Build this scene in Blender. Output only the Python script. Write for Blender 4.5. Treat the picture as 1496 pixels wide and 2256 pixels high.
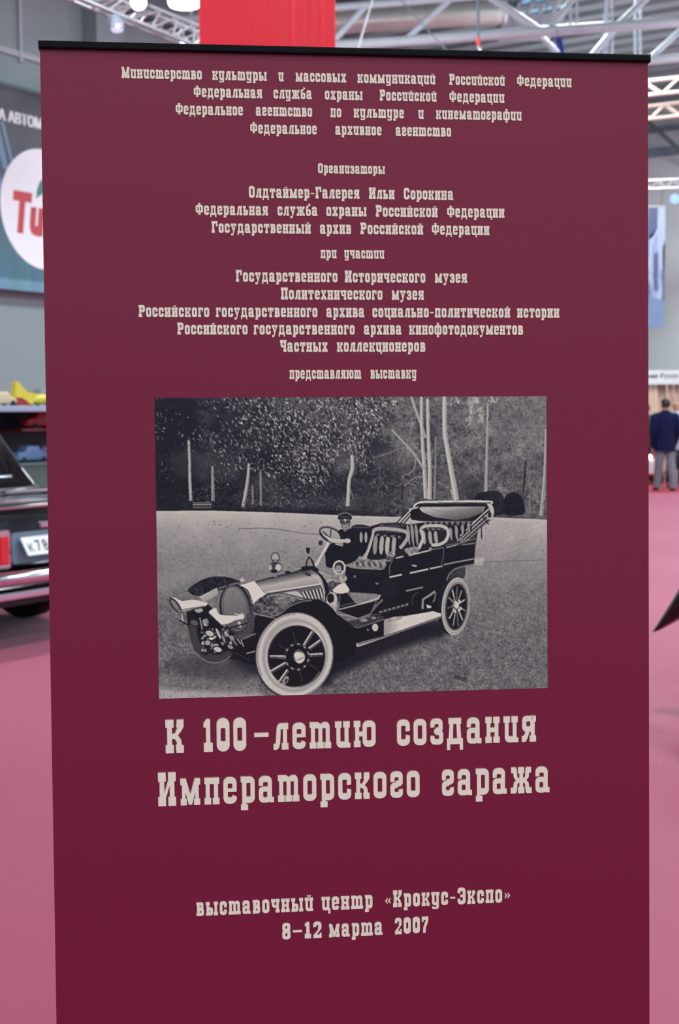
import bpy, bmesh, math, random
import numpy as np
from mathutils import Vector, Matrix
from mathutils.geometry import tessellate_polygon

for o in list(bpy.data.objects): bpy.data.objects.remove(o, do_unlink=True)
SC = bpy.context.scene
COL = SC.collection
random.seed(3)

# ---------------------------------------------------------------- camera, world, lights, exposure
FOCAL_PX = 3000.0                      # focal length in pixels of the 1496 x 2256 frame
EYE = Vector((0, 0, 1.5))
PITCH = math.atan((1128 - 905) / FOCAL_PX)
ROLL = 0.00528126
_f = Vector((0, math.cos(PITCH), -math.sin(PITCH)))
_r = Vector((1, 0, 0)); _d = _f.cross(_r)
RIGHT = _r * math.cos(ROLL) + _d * math.sin(ROLL)
DOWN = -_r * math.sin(ROLL) + _d * math.cos(ROLL)
cam_data = bpy.data.cameras.new('camera'); cam = bpy.data.objects.new('camera', cam_data); COL.objects.link(cam)
cam_data.sensor_fit = 'VERTICAL'; cam_data.sensor_height = 36.0; cam_data.sensor_width = 36.0
cam_data.lens = FOCAL_PX / 2256 * 36.0
cam_data.clip_end = 200
up = -DOWN; back = -_f
cam.matrix_world = Matrix(((RIGHT.x, up.x, back.x, EYE.x), (RIGHT.y, up.y, back.y, EYE.y), (RIGHT.z, up.z, back.z, EYE.z), (0, 0, 0, 1)))
cam_data.dof.use_dof = True; cam_data.dof.focus_distance = 1.93; cam_data.dof.aperture_fstop = 8.0; cam_data.dof.aperture_blades = 7
SC.camera = cam

SC.view_settings.view_transform = 'Standard'; SC.view_settings.look = 'None'
SC.view_settings.gamma = 1.0; SC.view_settings.use_curve_mapping = False
SC.view_settings.exposure = 0.0

world = bpy.data.worlds.new('hall_daylight'); SC.world = world; world.use_nodes = True
wb = world.node_tree.nodes['Background']; wb.inputs[0].default_value = (0.64, 0.82, 1.0, 1); wb.inputs[1].default_value = 0.9

AX = Vector((0.545, 0.8385, 0)).normalized()      # the hall's long wall runs along this
BX = Vector((-AX.y, AX.x, 0))                     # across the hall
ANG = math.atan2(AX.y, AX.x)
CEIL = 8.5

def area(name, loc, size, power, color=(1, 1, 1), target=None, sy=None):
    l = bpy.data.lights.new(name, 'AREA'); l.energy = power; l.color = color; l.size = size
    if sy: l.shape = 'RECTANGLE'; l.size_y = sy
    o = bpy.data.objects.new(name, l); COL.objects.link(o); o.location = loc
    if target is not None: o.rotation_euler = (Vector(target) - Vector(loc)).to_track_quat('-Z', 'Y').to_euler()
    return o

# rows of hall lamps under the roof
for i in range(-2, 4):
    for j in range(-2, 3):
        p = Vector((1.5, 7.0, 0)) + AX * (i * 6.5) + BX * (j * 6.0)
        wall_side = (p - Vector((-4.45, 19.0, 0))).dot(BX)
        if wall_side > -1.5: continue
        area('hall_lamp_light', (p.x, p.y, 7.9), 1.1, (195 if p.y < 0.5 else 22) if p.y < 7 else 300, (0.90, 0.96, 1.0))

# added fill lights, no fixtures, brightening roof steel over the hall's far half
for t_, s_ in ((2.0, 5.0), (6.0, 9.0), (10.5, 4.0), (11.0, 11.0), (0.0, 12.0)):
    p = Vector((-4.45, 19.0, 0)) + AX * t_ - BX * s_
    area('roof_fill_light', (p.x, p.y, 5.2), .6, 60, (0.88, 0.96, 1.0), (p.x, p.y, 9))

# ---------------------------------------------------------------- helpers
def ray(px, py):
    return _f + RIGHT * ((px - 748.0) / FOCAL_PX) + DOWN * ((py - 1128.0) / FOCAL_PX)

def at(px, py, y):
    d = ray(px, py); return EYE + d * (y / d.y)

def on_floor(px, py, z=0.0):
    d = ray(px, py); return EYE + d * ((z - EYE.z) / d.z)

def lin(c):
    return tuple(((x / 255.) / 12.92 if x / 255. <= .04045 else ((x / 255. + .055) / 1.055) ** 2.4) for x in c)

MATS = {}
def mat(name, col, rough=.5, metal=0., spec=.5, var=.08, scale=12., emit=None, strength=0., coat=0., bump=0., sheen=0., alpha=None, trans=0.):
    if name in MATS: return MATS[name]
    m = bpy.data.materials.new(name); m.use_nodes = True; nt = m.node_tree; b = nt.nodes['Principled BSDF']
    c = lin(col)
    tc = nt.nodes.new('ShaderNodeTexCoord'); nz = nt.nodes.new('ShaderNodeTexNoise'); nz.inputs['Scale'].default_value = scale; nz.inputs['Detail'].default_value = 4
    nt.links.new(tc.outputs['Object'], nz.inputs['Vector'])
    mx = nt.nodes.new('ShaderNodeMix'); mx.data_type = 'RGBA'
    mx.inputs[6].default_value = (*[max(0, x * (1 - var)) for x in c], 1); mx.inputs[7].default_value = (*[min(1, x * (1 + var)) for x in c], 1)
    nt.links.new(nz.outputs['Fac'], mx.inputs[0]); nt.links.new(mx.outputs[2], b.inputs['Base Color'])
    b.inputs['Roughness'].default_value = rough; b.inputs['Metallic'].default_value = metal
    b.inputs['Specular IOR Level'].default_value = spec; b.inputs['Coat Weight'].default_value = coat; b.inputs['Coat Roughness'].default_value = .04
    b.inputs['Sheen Weight'].default_value = sheen; b.inputs['Transmission Weight'].default_value = trans
    if emit is not None:
        b.inputs['Emission Color'].default_value = (*lin(emit), 1); b.inputs['Emission Strength'].default_value = strength
    if bump:
        bp = nt.nodes.new('ShaderNodeBump'); bp.inputs['Strength'].default_value = bump; bp.inputs['Distance'].default_value = .01
        nt.links.new(nz.outputs['Fac'], bp.inputs['Height']); nt.links.new(bp.outputs[0], b.inputs['Normal'])
    MATS[name] = m; return m

class MB:
    """Collects shapes; build() links them as one mesh object."""
    def __init__(self): self.v = []; self.f = []
    def add(self, vs, fs):
        n = len(self.v); self.v += [tuple(p) for p in vs]; self.f += [tuple(i + n for i in f) for f in fs]; return self
    def box(self, x0, x1, y0, y1, z0, z1, M=None, bev=0.):
        bm = bmesh.new(); bmesh.ops.create_cube(bm, size=1)
        bmesh.ops.scale(bm, vec=(x1 - x0, y1 - y0, z1 - z0), verts=bm.verts)
        bmesh.ops.translate(bm, vec=((x0 + x1) / 2, (y0 + y1) / 2, (z0 + z1) / 2), verts=bm.verts)
        if bev: bmesh.ops.bevel(bm, geom=bm.edges[:], offset=bev, segments=2, affect='EDGES', profile=.6)
        return self.bm(bm, M)
    def bm(self, bm, M=None):
        if M is not None: bmesh.ops.transform(bm, matrix=M, verts=bm.verts)
        bm.verts.index_update(); self.add([v.co[:] for v in bm.verts], [[v.index for v in f.verts] for f in bm.faces]); bm.free(); return self
    def sphere(self, c, r, s=(1, 1, 1), M=None, seg=20):
        bm = bmesh.new(); bmesh.ops.create_uvsphere(bm, u_segments=seg, v_segments=max(6, seg // 2), radius=r)
        bmesh.ops.scale(bm, vec=s, verts=bm.verts); bmesh.ops.translate(bm, vec=c, verts=bm.verts); return self.bm(bm, M)
    def tube(self, pts, r, n=12, cap=True):
        P = [Vector(p) for p in pts]; R = r if isinstance(r, (list, tuple)) else [r] * len(P)
        vs = []; fs = []; u = None
        for i, p in enumerate(P):
            d = ((P[min(i + 1, len(P) - 1)] - P[max(i - 1, 0)])).normalized()
            if u is None: u = d.orthogonal().normalized()
            u = (u - d * u.dot(d)).normalized(); w = d.cross(u)
            for k in range(n):
                a = 2 * math.pi * k / n; vs.append(p + (u * math.cos(a) + w * math.sin(a)) * R[i])
        for i in range(len(P) - 1):
            for k in range(n): fs.append((i * n + k, i * n + (k + 1) % n, (i + 1) * n + (k + 1) % n, (i + 1) * n + k))
        if cap: fs.append(tuple(range(n - 1, -1, -1))); fs.append(tuple((len(P) - 1) * n + k for k in range(n)))
        return self.add(vs, fs)
    def loft(self, rings, cap=True):
        n = len(rings[0]); vs = [p for r in rings for p in r]; fs = []
        for i in range(len(rings) - 1):
            for k in range(n): fs.append((i * n + k, i * n + (k + 1) % n, (i + 1) * n + (k + 1) % n, (i + 1) * n + k))
        if cap: fs.append(tuple(range(n - 1, -1, -1))); fs.append(tuple((len(rings) - 1) * n + k for k in range(n)))
        return self.add(vs, fs)
    def prism(self, pts, axis, a, b):
        """Outline pts (2-D) pushed out along axis ('x','y','z') from a to b."""
        def mk(p, t): return {'x': (t, p[0], p[1]), 'y': (p[0], t, p[1]), 'z': (p[0], p[1], t)}[axis]
        n = len(pts); tri = tessellate_polygon([[Vector((p[0], p[1], 0)) for p in pts]])
        fs = [(i, (i + 1) % n, n + (i + 1) % n, n + i) for i in range(n)] + [tuple(t) for t in tri] + [tuple(i + n for i in t[::-1]) for t in tri]
        return self.add([mk(p, a) for p in pts] + [mk(p, b) for p in pts], fs)
    def lathe(self, prof, M=None, n=32):
        vs = []; fs = []
        for k in range(n):
            a = 2 * math.pi * k / n
            for r, z in prof: vs.append(Vector((r * math.cos(a), r * math.sin(a), z)))
        m = len(prof)
        for k in range(n):
            for i in range(m - 1): fs.append((k * m + i, ((k + 1) % n) * m + i, ((k + 1) % n) * m + i + 1, k * m + i + 1))
        if M is not None: vs = [M @ v for v in vs]
        return self.add(vs, fs)
    def build(self, name, material, parent=None, smooth=False, fix=True):
        me = bpy.data.meshes.new(name); me.from_pydata(self.v, [], self.f); me.materials.append(material)
        if fix:
            bm = bmesh.new(); bm.from_mesh(me); bmesh.ops.remove_doubles(bm, verts=bm.verts, dist=1e-6); bmesh.ops.recalc_face_normals(bm, faces=bm.faces); bm.to_mesh(me); bm.free()
        if smooth:
            me.polygons.foreach_set('use_smooth', [True] * len(me.polygons))
            try: me.set_sharp_from_angle(angle=math.radians(38))
            except Exception: pass
        o = bpy.data.objects.new(name, me); COL.objects.link(o)
        if parent is not None: o.parent = parent
        return o

def thing(name, label, cat, loc=(0, 0, 0), rotz=0., group=None):
    o = bpy.data.objects.new(name, None); COL.objects.link(o); o.location = loc; o.rotation_euler = (0, 0, rotz); o.empty_display_size = .1
    return tag(o, label, cat, group)

def tag(o, label, cat, group=None):
    o['label'] = label; o['category'] = cat
    if group: o['group'] = group
    return o

def struct(o): o['kind'] = 'structure'; return o

def letters(text, h, bold=0., shear=0.):
    """Outline of a line of sans-serif lettering as (verts, faces), cap height h, baseline at y = 0."""
    c = bpy.data.curves.new('lettering', 'FONT'); c.body = text; c.size = 1.0; c.offset = bold; c.shear = shear; c.resolution_u = 4
    o = bpy.data.objects.new('lettering', c); COL.objects.link(o)
    dg = bpy.context.evaluated_depsgraph_get(); me = bpy.data.meshes.new_from_object(o.evaluated_get(dg))
    vs = [v.co.copy() for v in me.vertices]; fs = [tuple(p.vertices) for p in me.polygons]
    bpy.data.objects.remove(o, do_unlink=True); bpy.data.curves.remove(c); bpy.data.meshes.remove(me)
    s = h / .70; x0 = min(v.x for v in vs)
    return [((v.x - x0) * s, v.y * s) for v in vs], fs

def rrect(x0, y0, x1, y1, r, n=6):
    r = min(r, (x1 - x0) / 2, (y1 - y0) / 2); o = []
    for cx, cy, a in ((x1 - r, y1 - r, 0), (x0 + r, y1 - r, 90), (x0 + r, y0 + r, 180), (x1 - r, y0 + r, 270)):
        for k in range(n + 1):
            t = math.radians(a + 90 * k / n); o.append((cx + r * math.cos(t), cy + r * math.sin(t)))
    return o

# ---------------------------------------------------------------- the hall
def carpet_material():
    m = bpy.data.materials.new('pink_red_carpet'); m.use_nodes = True; nt = m.node_tree; b = nt.nodes['Principled BSDF']
    tc = nt.nodes.new('ShaderNodeTexCoord')
    n1 = nt.nodes.new('ShaderNodeTexNoise'); n1.inputs['Scale'].default_value = .6; n1.inputs['Detail'].default_value = 5
    n2 = nt.nodes.new('ShaderNodeTexNoise'); n2.inputs['Scale'].default_value = 260; n2.inputs['Detail'].default_value = 2
    r = nt.nodes.new('ShaderNodeValToRGB'); r.color_ramp.elements[0].position = .3; r.color_ramp.elements[1].position = .7
    r.color_ramp.elements[0].color = (*lin((162, 44, 82)), 1); r.color_ramp.elements[1].color = (*lin((172, 53, 93)), 1)
    nt.links.new(tc.outputs['Object'], n1.inputs['Vector']); nt.links.new(tc.outputs['Object'], n2.inputs['Vector'])
    nt.links.new(n1.outputs['Fac'], r.inputs[0]); nt.links.new(r.outputs[0], b.inputs['Base Color'])
    bp = nt.nodes.new('ShaderNodeBump'); bp.inputs['Strength'].default_value = .25; bp.inputs['Distance'].default_value = .004
    nt.links.new(n2.outputs['Fac'], bp.inputs['Height']); nt.links.new(bp.outputs[0], b.inputs['Normal'])
    b.inputs['Roughness'].default_value = .55; b.inputs['Specular IOR Level'].default_value = .45
    b.inputs['Sheen Weight'].default_value = .33; b.inputs['Sheen Roughness'].default_value = .4
    b.inputs['Sheen Tint'].default_value = (.95, .9, 1, 1)
    return m

WL = Vector((-4.45, 19.0, 0))                       # a point on the left-hand long wall
def hall(t, s, z=0.): return WL + AX * t - BX * s + Vector((0, 0, z))   # t along the wall, s out into the hall
HM = Matrix(((AX.x, BX.x, 0, WL.x), (AX.y, BX.y, 0, WL.y), (0, 0, 1, 0), (0, 0, 0, 1)))   # local x along the wall, y behind it
T_END = 17.6                                          # where the end wall stands

def hall_box(name, material, t0, t1, s0, s1, z0, z1, bev=0.):
    o = MB().box(t0, t1, -s1, -s0, z0, z1, bev=bev).build(name, material); o.matrix_world = HM; return o

m_wall = mat('grey_wall_paint', (140, 156, 158), .75, var=.03, scale=.7)
m_end = mat('pale_blue_grey_cladding', (216, 226, 226), .7, var=.03, scale=.6)
m_deck = mat('grey_roof_deck', (142, 160, 164), .8, var=.1, scale=2)
m_dark = mat('dark_steel', (84, 98, 112), .6, var=.05)
m_tube = mat('pale_painted_steel', (172, 182, 190), .5, var=.05, scale=4)
m_alu = mat('brushed_aluminium', (205, 208, 212), .38, metal=.75, var=.05, scale=30)
m_black = mat('matt_black_metal', (14, 16, 20), .38, spec=.5, var=.1)

struct(hall_box('floor', carpet_material(), -34, T_END + .2, -.2, 30, -.1, 0))
struct(hall_box('wall_left', m_wall, -24, T_END + .2, -.2, 0, 0, CEIL + .3))
struct(hall_box('wall_back', m_end, T_END, T_END + .2, 0, 30, 0, CEIL + .3))
ceil = MB(); ceil.box(-24, T_END + .2, -30, .2, CEIL + .16, CEIL + .3)
for k in range(69):                                    # deep ribs of the trapezoidal roof sheeting
    t = -24 + k * .6; ceil.box(t, t + .3, -30, 0, CEIL - .06, CEIL + .17)
ceil = ceil.build('ceiling', m_deck, fix=False); ceil.matrix_world = HM; struct(ceil)
# seams, pilaster and rails on the left wall
for i, (t0, t1, s1, z0, z1, mm) in enumerate(((.12, .17, .05, 6.3, CEIL, m_tube), (-26, 1.4, .04, 6.36, 6.44, m_tube), (1.4, 2.0, .28, 0, CEIL, m_wall), (2.0, T_END, .16, 7.45, 7.6, m_dark))):
    struct(hall_box('trim_%d' % (i + 1), mm, max(t0, -23.9), t1, 0, s1, z0, z1))
# girts on the end wall
for i, (z0, z1) in enumerate(((7.92, 8.02), (7.36, 7.54))):
    struct(hall_box('trim_%d' % (i + 5), mat('slate_girt_paint', (128, 146, 162), .6, var=.04), T_END - .14, T_END, .2, 29.5, z0, z1))
struct(hall_box('trim_7', m_tube, T_END - .05, T_END, 0, 30, .0, .12))
bA, bB = at(1380, 226, 31.2), at(1560, 385, 31.2)
struct(MB().tube([bA, bB], .05, 10).build('trim_8', mat('grey_green_brace', (92, 108, 108), .6), smooth=True))
# skylight strip in the roof
m_sky = mat('blue_skylight_glass', (150, 190, 215), .2, emit=(130, 175, 205), strength=.75)
p = at(1135, 26, 24.5); q = at(1245, 26, 24.5)
sky = MB()
sky.box(p.x, q.x, p.y - 2.5, p.y + 1.2, CEIL - .02, CEIL + .03)
struct(sky.build('window_1', m_sky))
fr = MB()
for k in range(5):
    x = p.x + (q.x - p.x) * k / 4; fr.box(x - .03, x + .03, p.y - 2.5, p.y + 1.2, CEIL - .07, CEIL - .02)
fr.build('window_frame', m_tube, bpy.data.objects['window_1'])
# ---------------------------------------------------------------- slab-serif lettering drawn as outlines
class Glyph:
    """Letter shapes in units: x-height 100, capitals 124. Style 'A' has italic-form lowercase, 'B' upright forms."""
    def __init__(s): s.p = []; s.w = 54; s.e = 0.
    def R(s, x0, y0, x1, y1): s.p.append([(x0, y0), (x1, y0), (x1, y1), (x0, y1)]); return s
    def P(s, *pts): s.p.append(list(pts)); return s
    def S(s, x, k='tb', w=14, y0=0, y1=100, h=24, e=5):
        x -= s.e / 2; w += s.e
        s.R(x, y0, x + w, y1)
        if 't' in k: s.R(x - e, y1 - h, x + w + e, y1)
        if 'b' in k: s.R(x - e, y0, x + w + e, y0 + h)
        return s
    def O(s, x0, y0, x1, y1, side=15, cap=24, R=20, r=4, keep=None):
        side += s.e; cap += s.e * .6
        def path(x0, y0, x1, y1, r):
            c = rrect(x0, y0, x1, y1, r, 5); o = []
            for i, a in enumerate(c):
                b = c[(i + 1) % len(c)]; k = 10 if i % 6 == 5 else 1
                for j in range(k): o.append((a[0] + (b[0] - a[0]) * j / k, a[1] + (b[1] - a[1]) * j / k))
            return o
        a = path(x0, y0, x1, y1, R); b = path(x0 + side, y0 + cap, x1 - side, y1 - cap, r); n = len(a)
        for i in range(n):
            q = [a[i], a[(i + 1) % n], b[(i + 1) % n], b[i]]
            cx = sum(t[0] for t in q) / 4; cy = sum(t[1] for t in q) / 4
            if keep is None or keep(cx, cy): s.p.append(q)
        return s

def glyph(ch, st, e=0.):
    g = Glyph(); g.e = e; R, P, S, O = g.R, g.P, g.S, g.O
    ital = st != 'B'
    if ch in 'и' and ital or ch == 'й' and ital or ch == 'ц':
        S(5, 't', y0=16); S(35, 't', y0=10); P((5, 30), (5, 14), (9, 5), (18, 0), (50, 0), (50, 22), (19, 24), (19, 30)); R(48, 0, 56, 18)
        if ch == 'й': P((12, 118), (18, 106), (36, 106), (42, 118), (34, 118), (27, 113), (20, 118))
        if ch == 'ц': R(44, -24, 58, 12)
    elif ch in 'ий':
        S(5); S(35); P((17, 4), (37, 66), (37, 96), (17, 34))
        if ch == 'й': P((12, 120), (18, 107), (36, 107), (42, 120), (34, 120), (27, 114), (20, 120))
    elif ch == 'н': S(5); S(35); R(15, 41, 40, 59)
    elif ch == 'п': S(5, 'b'); S(35, 'b'); R(0, 76, 54, 100)
    elif ch == 'т' and ital:
        g.w = 78; S(5, 'b', y1=90); S(32, 'b', y1=90); S(59, 'b', y1=86); R(0, 78, 20, 100); P((14, 76), (64, 76), (73, 80), (72, 90), (66, 98), (58, 100), (48, 98), (40, 92), (32, 99), (22, 100), (14, 96))
    elif ch == 'т': g.w = 52; R(0, 78, 52, 100); R(0, 60, 12, 80); R(40, 60, 52, 80); S(19, 'b')
    elif ch == 'о': g.w = 48; O(0, 0, 48, 100)
    elif ch == 'с': g.w = 47; O(0, 0, 48, 100, keep=lambda x, y: x < 30 or not 42 < y < 56); R(31, 56, 47, 62)
    elif ch == 'е': g.w = 48; O(0, 0, 48, 100, keep=lambda x, y: x < 30 or not 30 < y < 44); R(12, 44, 46, 57)
    elif ch == 'э': g.w = 48; O(0, 0, 48, 100, keep=lambda x, y: x > 18 or not 38 < y < 62); R(16, 43, 40, 57)
    elif ch == 'а':
        g.w = 55; O(0, 0, 46, 60, cap=19, R=16); O(0, 30, 48, 100, cap=23, keep=lambda x, y: y > 78 or x > 32 or (y > 62 and x < 15)); R(33, 8, 48, 80); R(40, 0, 55, 20)
    elif ch == 'б': g.w = 48; O(0, 0, 48, 74, cap=22); R(0, 30, 15, 96); P((0, 90), (6, 106), (14, 112), (46, 114), (46, 126), (40, 126), (36, 134), (26, 134), (28, 96), (15, 84))
    elif ch == 'в': g.w = 50; O(4, 42, 47, 100, cap=20, R=15); O(4, 0, 50, 58, cap=20, R=16); R(4, 0, 19, 100); R(0, 0, 20, 22); R(0, 78, 20, 100)
    elif ch == 'г' and ital:
        g.w = 46; O(0, 42, 46, 100, cap=22, R=17, keep=lambda x, y: x > 18 or y > 66 or y < 40); O(0, 0, 46, 58, cap=21, R=17, keep=lambda x, y: x < 28 or y < 32 or y > 52); R(0, 60, 15, 70)
    elif ch == 'г': g.w = 44; S(5, 'b'); R(0, 77, 44, 100); R(33, 58, 44, 80)
    elif ch == 'з': g.w = 47; O(0, 44, 46, 100, cap=21, R=17, keep=lambda x, y: x > 17 or y > 68); O(0, 0, 48, 58, cap=21, R=17, keep=lambda x, y: x > 17 or y < 32); R(0, 66, 14, 72); R(0, 28, 14, 34); R(14, 43, 34, 58)
    elif ch == 'д': g.w = 60; R(6, 77, 54, 100); P((10, 80), (24, 80), (22, 16), (6, 16)); P((36, 80), (50, 80), (54, 16), (38, 16)); R(0, 0, 60, 22); R(0, -22, 12, 4); R(48, -22, 60, 4)
    elif ch == 'ж':
        g.w = 82; S(34)
        for m in (0, 1):
            f = (lambda x: 82 - x) if m else (lambda x: x)
            P((f(2), 78), (f(2), 100), (f(20), 100), (f(24), 92), (f(26), 62), (f(36), 56), (f(36), 46), (f(26), 44), (f(12), 60), (f(10), 78)); P((f(0), 22), (f(0), 0), (f(20), 0), (f(24), 8), (f(26), 36), (f(36), 44), (f(36), 56), (f(24), 54), (f(12), 40), (f(10), 22))
    elif ch in 'кК': S(5); R(15, 42, 30, 58); P((26, 56), (22, 44), (36, 52), (46, 64), (54, 78), (54, 100), (34, 100), (32, 80), (34, 72)); P((22, 56), (26, 44), (34, 30), (30, 20), (32, 0), (54, 0), (54, 22), (48, 24), (46, 40), (36, 54))
    elif ch == 'л': S(35, 'b'); P((12, 84), (16, 94), (24, 100), (54, 100), (54, 77), (26, 77)); P((12, 86), (27, 80), (24, 26), (20, 8), (12, 0), (0, 0), (0, 22), (8, 24))
    elif ch in 'мМ': g.w = 72; S(6, 'b', w=12); S(54, 'b', w=12); P((0, 76), (0, 100), (20, 100), (40, 26), (36, 2), (30, 2), (12, 74)); P((72, 76), (72, 100), (52, 100), (32, 26), (36, 2), (42, 2), (60, 74))
    elif ch == 'р': g.w = 51; O(5, 0, 51, 100); R(5, -26, 19, 94); R(0, 78, 19, 100); R(0, -26, 26, -4)
    elif ch == 'у' and ital: S(5, 't', y0=16); S(35, 't', y0=-14); P((5, 30), (5, 16), (10, 6), (18, 2), (40, 2), (40, 24), (19, 26), (19, 30)); P((49, 0), (49, -16), (42, -26), (8, -26), (4, -20), (4, -6), (14, -6), (18, -12), (34, -12), (36, 0))
    elif ch == 'у': P((0, 77), (0, 100), (26, 100), (26, 77), (22, 76), (32, 34), (25, 6), (5, 76)); P((28, 77), (28, 100), (54, 100), (54, 77), (48, 76), (28, -8), (20, -26), (2, -26), (2, -4), (14, -6), (25, 10), (36, 76))
    elif ch in 'фФ': g.w = 72; O(0, 0, 72, 100, side=15, cap=22); R(28, -26, 44, 126); R(24, -26, 48, -14); R(24, 112, 48, 126)
    elif ch == 'х': P((2, 78), (2, 100), (26, 100), (26, 78), (22, 76), (52, 22), (54, 22), (54, 0), (28, 0), (28, 22), (30, 24), (6, 76)); P((52, 78), (52, 100), (30, 100), (30, 78), (34, 76), (4, 22), (0, 22), (0, 0), (24, 0), (24, 22), (24, 26), (48, 76))
    elif ch in 'чЧ': S(35); S(5, 't', y0=50); P((5, 54), (8, 42), (16, 36), (40, 36), (40, 54), (19, 56))
    elif ch in 'ьы':
        g.w = 47; S(5, 't'); O(5, 0, 47, 60, cap=20, R=16); R(0, 0, 19, 20)
        if ch == 'ы': g.w = 78; S(59)
    elif ch == 'ю': g.w = 80; S(5); R(15, 41, 40, 59); O(32, 0, 80, 100)
    elif ch == 'я': O(2, 38, 48, 100, cap=21, R=17); S(35, 'b'); R(35, 77, 54, 100); P((18, 48), (32, 48), (22, 14), (14, 0), (0, 0), (0, 22), (8, 24))
    elif ch == 'Р': g.w = 53; O(5, 38, 53, 100, cap=20, R=18); R(5, 0, 20, 96); R(0, 0, 30, 24); R(0, 78, 20, 100)
    elif ch == 'О': g.w = 52; O(0, 0, 52, 100, cap=20)
    elif ch == 'С': g.w = 52; O(0, 0, 52, 100, cap=20, keep=lambda x, y: x < 32 or not 40 < y < 60)
    elif ch == 'Г': g.w = 50; S(5); R(0, 80, 50, 100); R(36, 56, 50, 84)
    elif ch == 'И': g.w = 60; S(6, w=15, h=27); S(39, w=15, h=27); P((19, 2), (41, 68), (41, 98), (19, 32))
    elif ch == 'П': g.w = 60; S(6, w=15); S(39, w=15); R(0, 78, 60, 100)
    elif ch == 'Э': g.w = 52; O(0, 0, 52, 100, cap=20, keep=lambda x, y: x > 18 or not 34 < y < 66); R(18, 42, 42, 58)
    elif ch == '1': g.w = 38; S(12, 'b', w=16, y1=120, h=34, e=9); P((2, 92), (2, 108), (14, 124), (26, 124), (28, 110), (16, 92))
    elif ch == '0': g.w = 50; O(0, 0, 50, 126, cap=38, R=24)
    elif ch == '8': g.w = 48; O(1, 56, 47, 124, cap=22, R=20); O(0, 0, 48, 70, cap=22, R=20)
    elif ch == '2': g.w = 48; O(0, 56, 48, 124, cap=24, R=22, keep=lambda x, y: y > 84 or x > 30); P((33, 90), (48, 86), (44, 66), (20, 26), (48, 26), (48, 0), (0, 0), (0, 22), (26, 58)); R(38, 20, 48, 38)
    elif ch == '7': g.w = 46; R(0, 98, 46, 124); R(0, 84, 12, 100); P((30, 104), (46, 104), (44, 84), (28, 40), (26, 0), (8, 0), (10, 40))
    elif ch == '–': g.w = 54; R(0, 50, 54, 66)
    elif ch == '-': g.w = 40; R(2, 46, 38, 58)
    elif ch in '«»':
        g.w = 44
        for d in (0, 20):
            q = [(18, 74), (0, 50), (18, 26), (18, 40), (11, 50), (18, 60)]; P(*[((44 - x - d) if ch == '»' else x + d, y) for x, y in q])
    if ch.isupper() and not (ch == 'Ф'):
        g.p = [[(x * 1.1, y * 1.25) for x, y in q] for q in g.p]; g.w *= 1.1
    if ch == 'Ф':
        g.p = [[(x, (y + 26) * 124 / 152 + 2) for x, y in q] for q in g.p]
    return g

def word_shapes(word, st, e=0., gap=7):
    x = 0; out = []
    for i, ch in enumerate(word):
        g = glyph(ch, st, e); out += [[(px + x, py) for px, py in q] for q in g.p]; x += g.w + (0 if i == len(word) - 1 else gap)
    return out, x

# ---------------------------------------------------------------- roll-up banner
W = .8512; LEAN = 0.03970037; YAW = 0.10737338; V0 = 2.0015232 / math.cos(LEAN)
O0 = Vector((-0.40351925, 1.89112611, 2.0015232))
Ux = Vector((math.cos(YAW), math.sin(YAW), 0)); Nn = Vector((math.sin(YAW), -math.cos(YAW), 0))
Vd = Vector((0, 0, -1)) * math.cos(LEAN) + Nn * math.sin(LEAN)
foot = O0 + Ux * (W / 2) + Vd * V0
Zb = -Vd; Yb = Zb.cross(Ux)
rb = thing('roll_up_banner', 'tall burgundy roll-up banner with cream slab-serif lettering and a printed old motor car photograph', 'banner')
rb.matrix_world = Matrix(((Ux.x, Yb.x, Zb.x, foot.x), (Ux.y, Yb.y, Zb.y, foot.y), (Ux.z, Yb.z, Zb.z, foot.z), (0, 0, 0, 1)))
def bl(u, v, n=0.): return (u - W / 2, -n, V0 - v)          # banner coordinates: u from left, v from top, n in front

m_sheet = mat('burgundy_banner_vinyl', (122, 14, 52), .42, spec=.4, var=.035, scale=60)
m_cream = mat('cream_print', (244, 238, 214), .45, spec=.35, var=.03, scale=40)
m_halo = mat('rosy_print_edge', (160, 90, 88), .45, spec=.35, var=.03, scale=40)
MB().box(-W / 2, W / 2, .0, .0006, .09, V0 - .004).build('banner_sheet', m_sheet, rb)
rail = MB(); rail.box(-W / 2 - .001, W / 2 + .001, -.007, .009, V0 - .0095, V0 + .0005, bev=.002); rail.build('top_rail', mat('black_anodised_rail', (5, 7, 11), .45, spec=.12, var=.1), rb)
for sx in (-1, 1): MB().box(sx * (W / 2 + .001) - .0008, sx * (W / 2 + .001) + .0008, -.0075, .0095, V0 - .0102, V0 + .001, bev=.0004).build('rail_end_cap', m_black, rb)
cas = MB(); cas.prism([(-.10, .0), (.10, .0), (.10, .045), (.05, .1), (-.02, .1), (-.10, .04)], 'x', -W / 2 - .01, W / 2 + .01); cas.build('base_cassette', m_alu, rb)
for sx in (-1, 1): MB().box(sx * .28 - .02, sx * .28 + .02, -.2, .2, -.0, .012, bev=.004).build('swivel_foot', m_alu, rb)
MB().tube([(0, .03, .05), (0, .03, 1.0), (0, .012, V0 - .006)], .008).build('support_pole', m_alu, rb)

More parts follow.
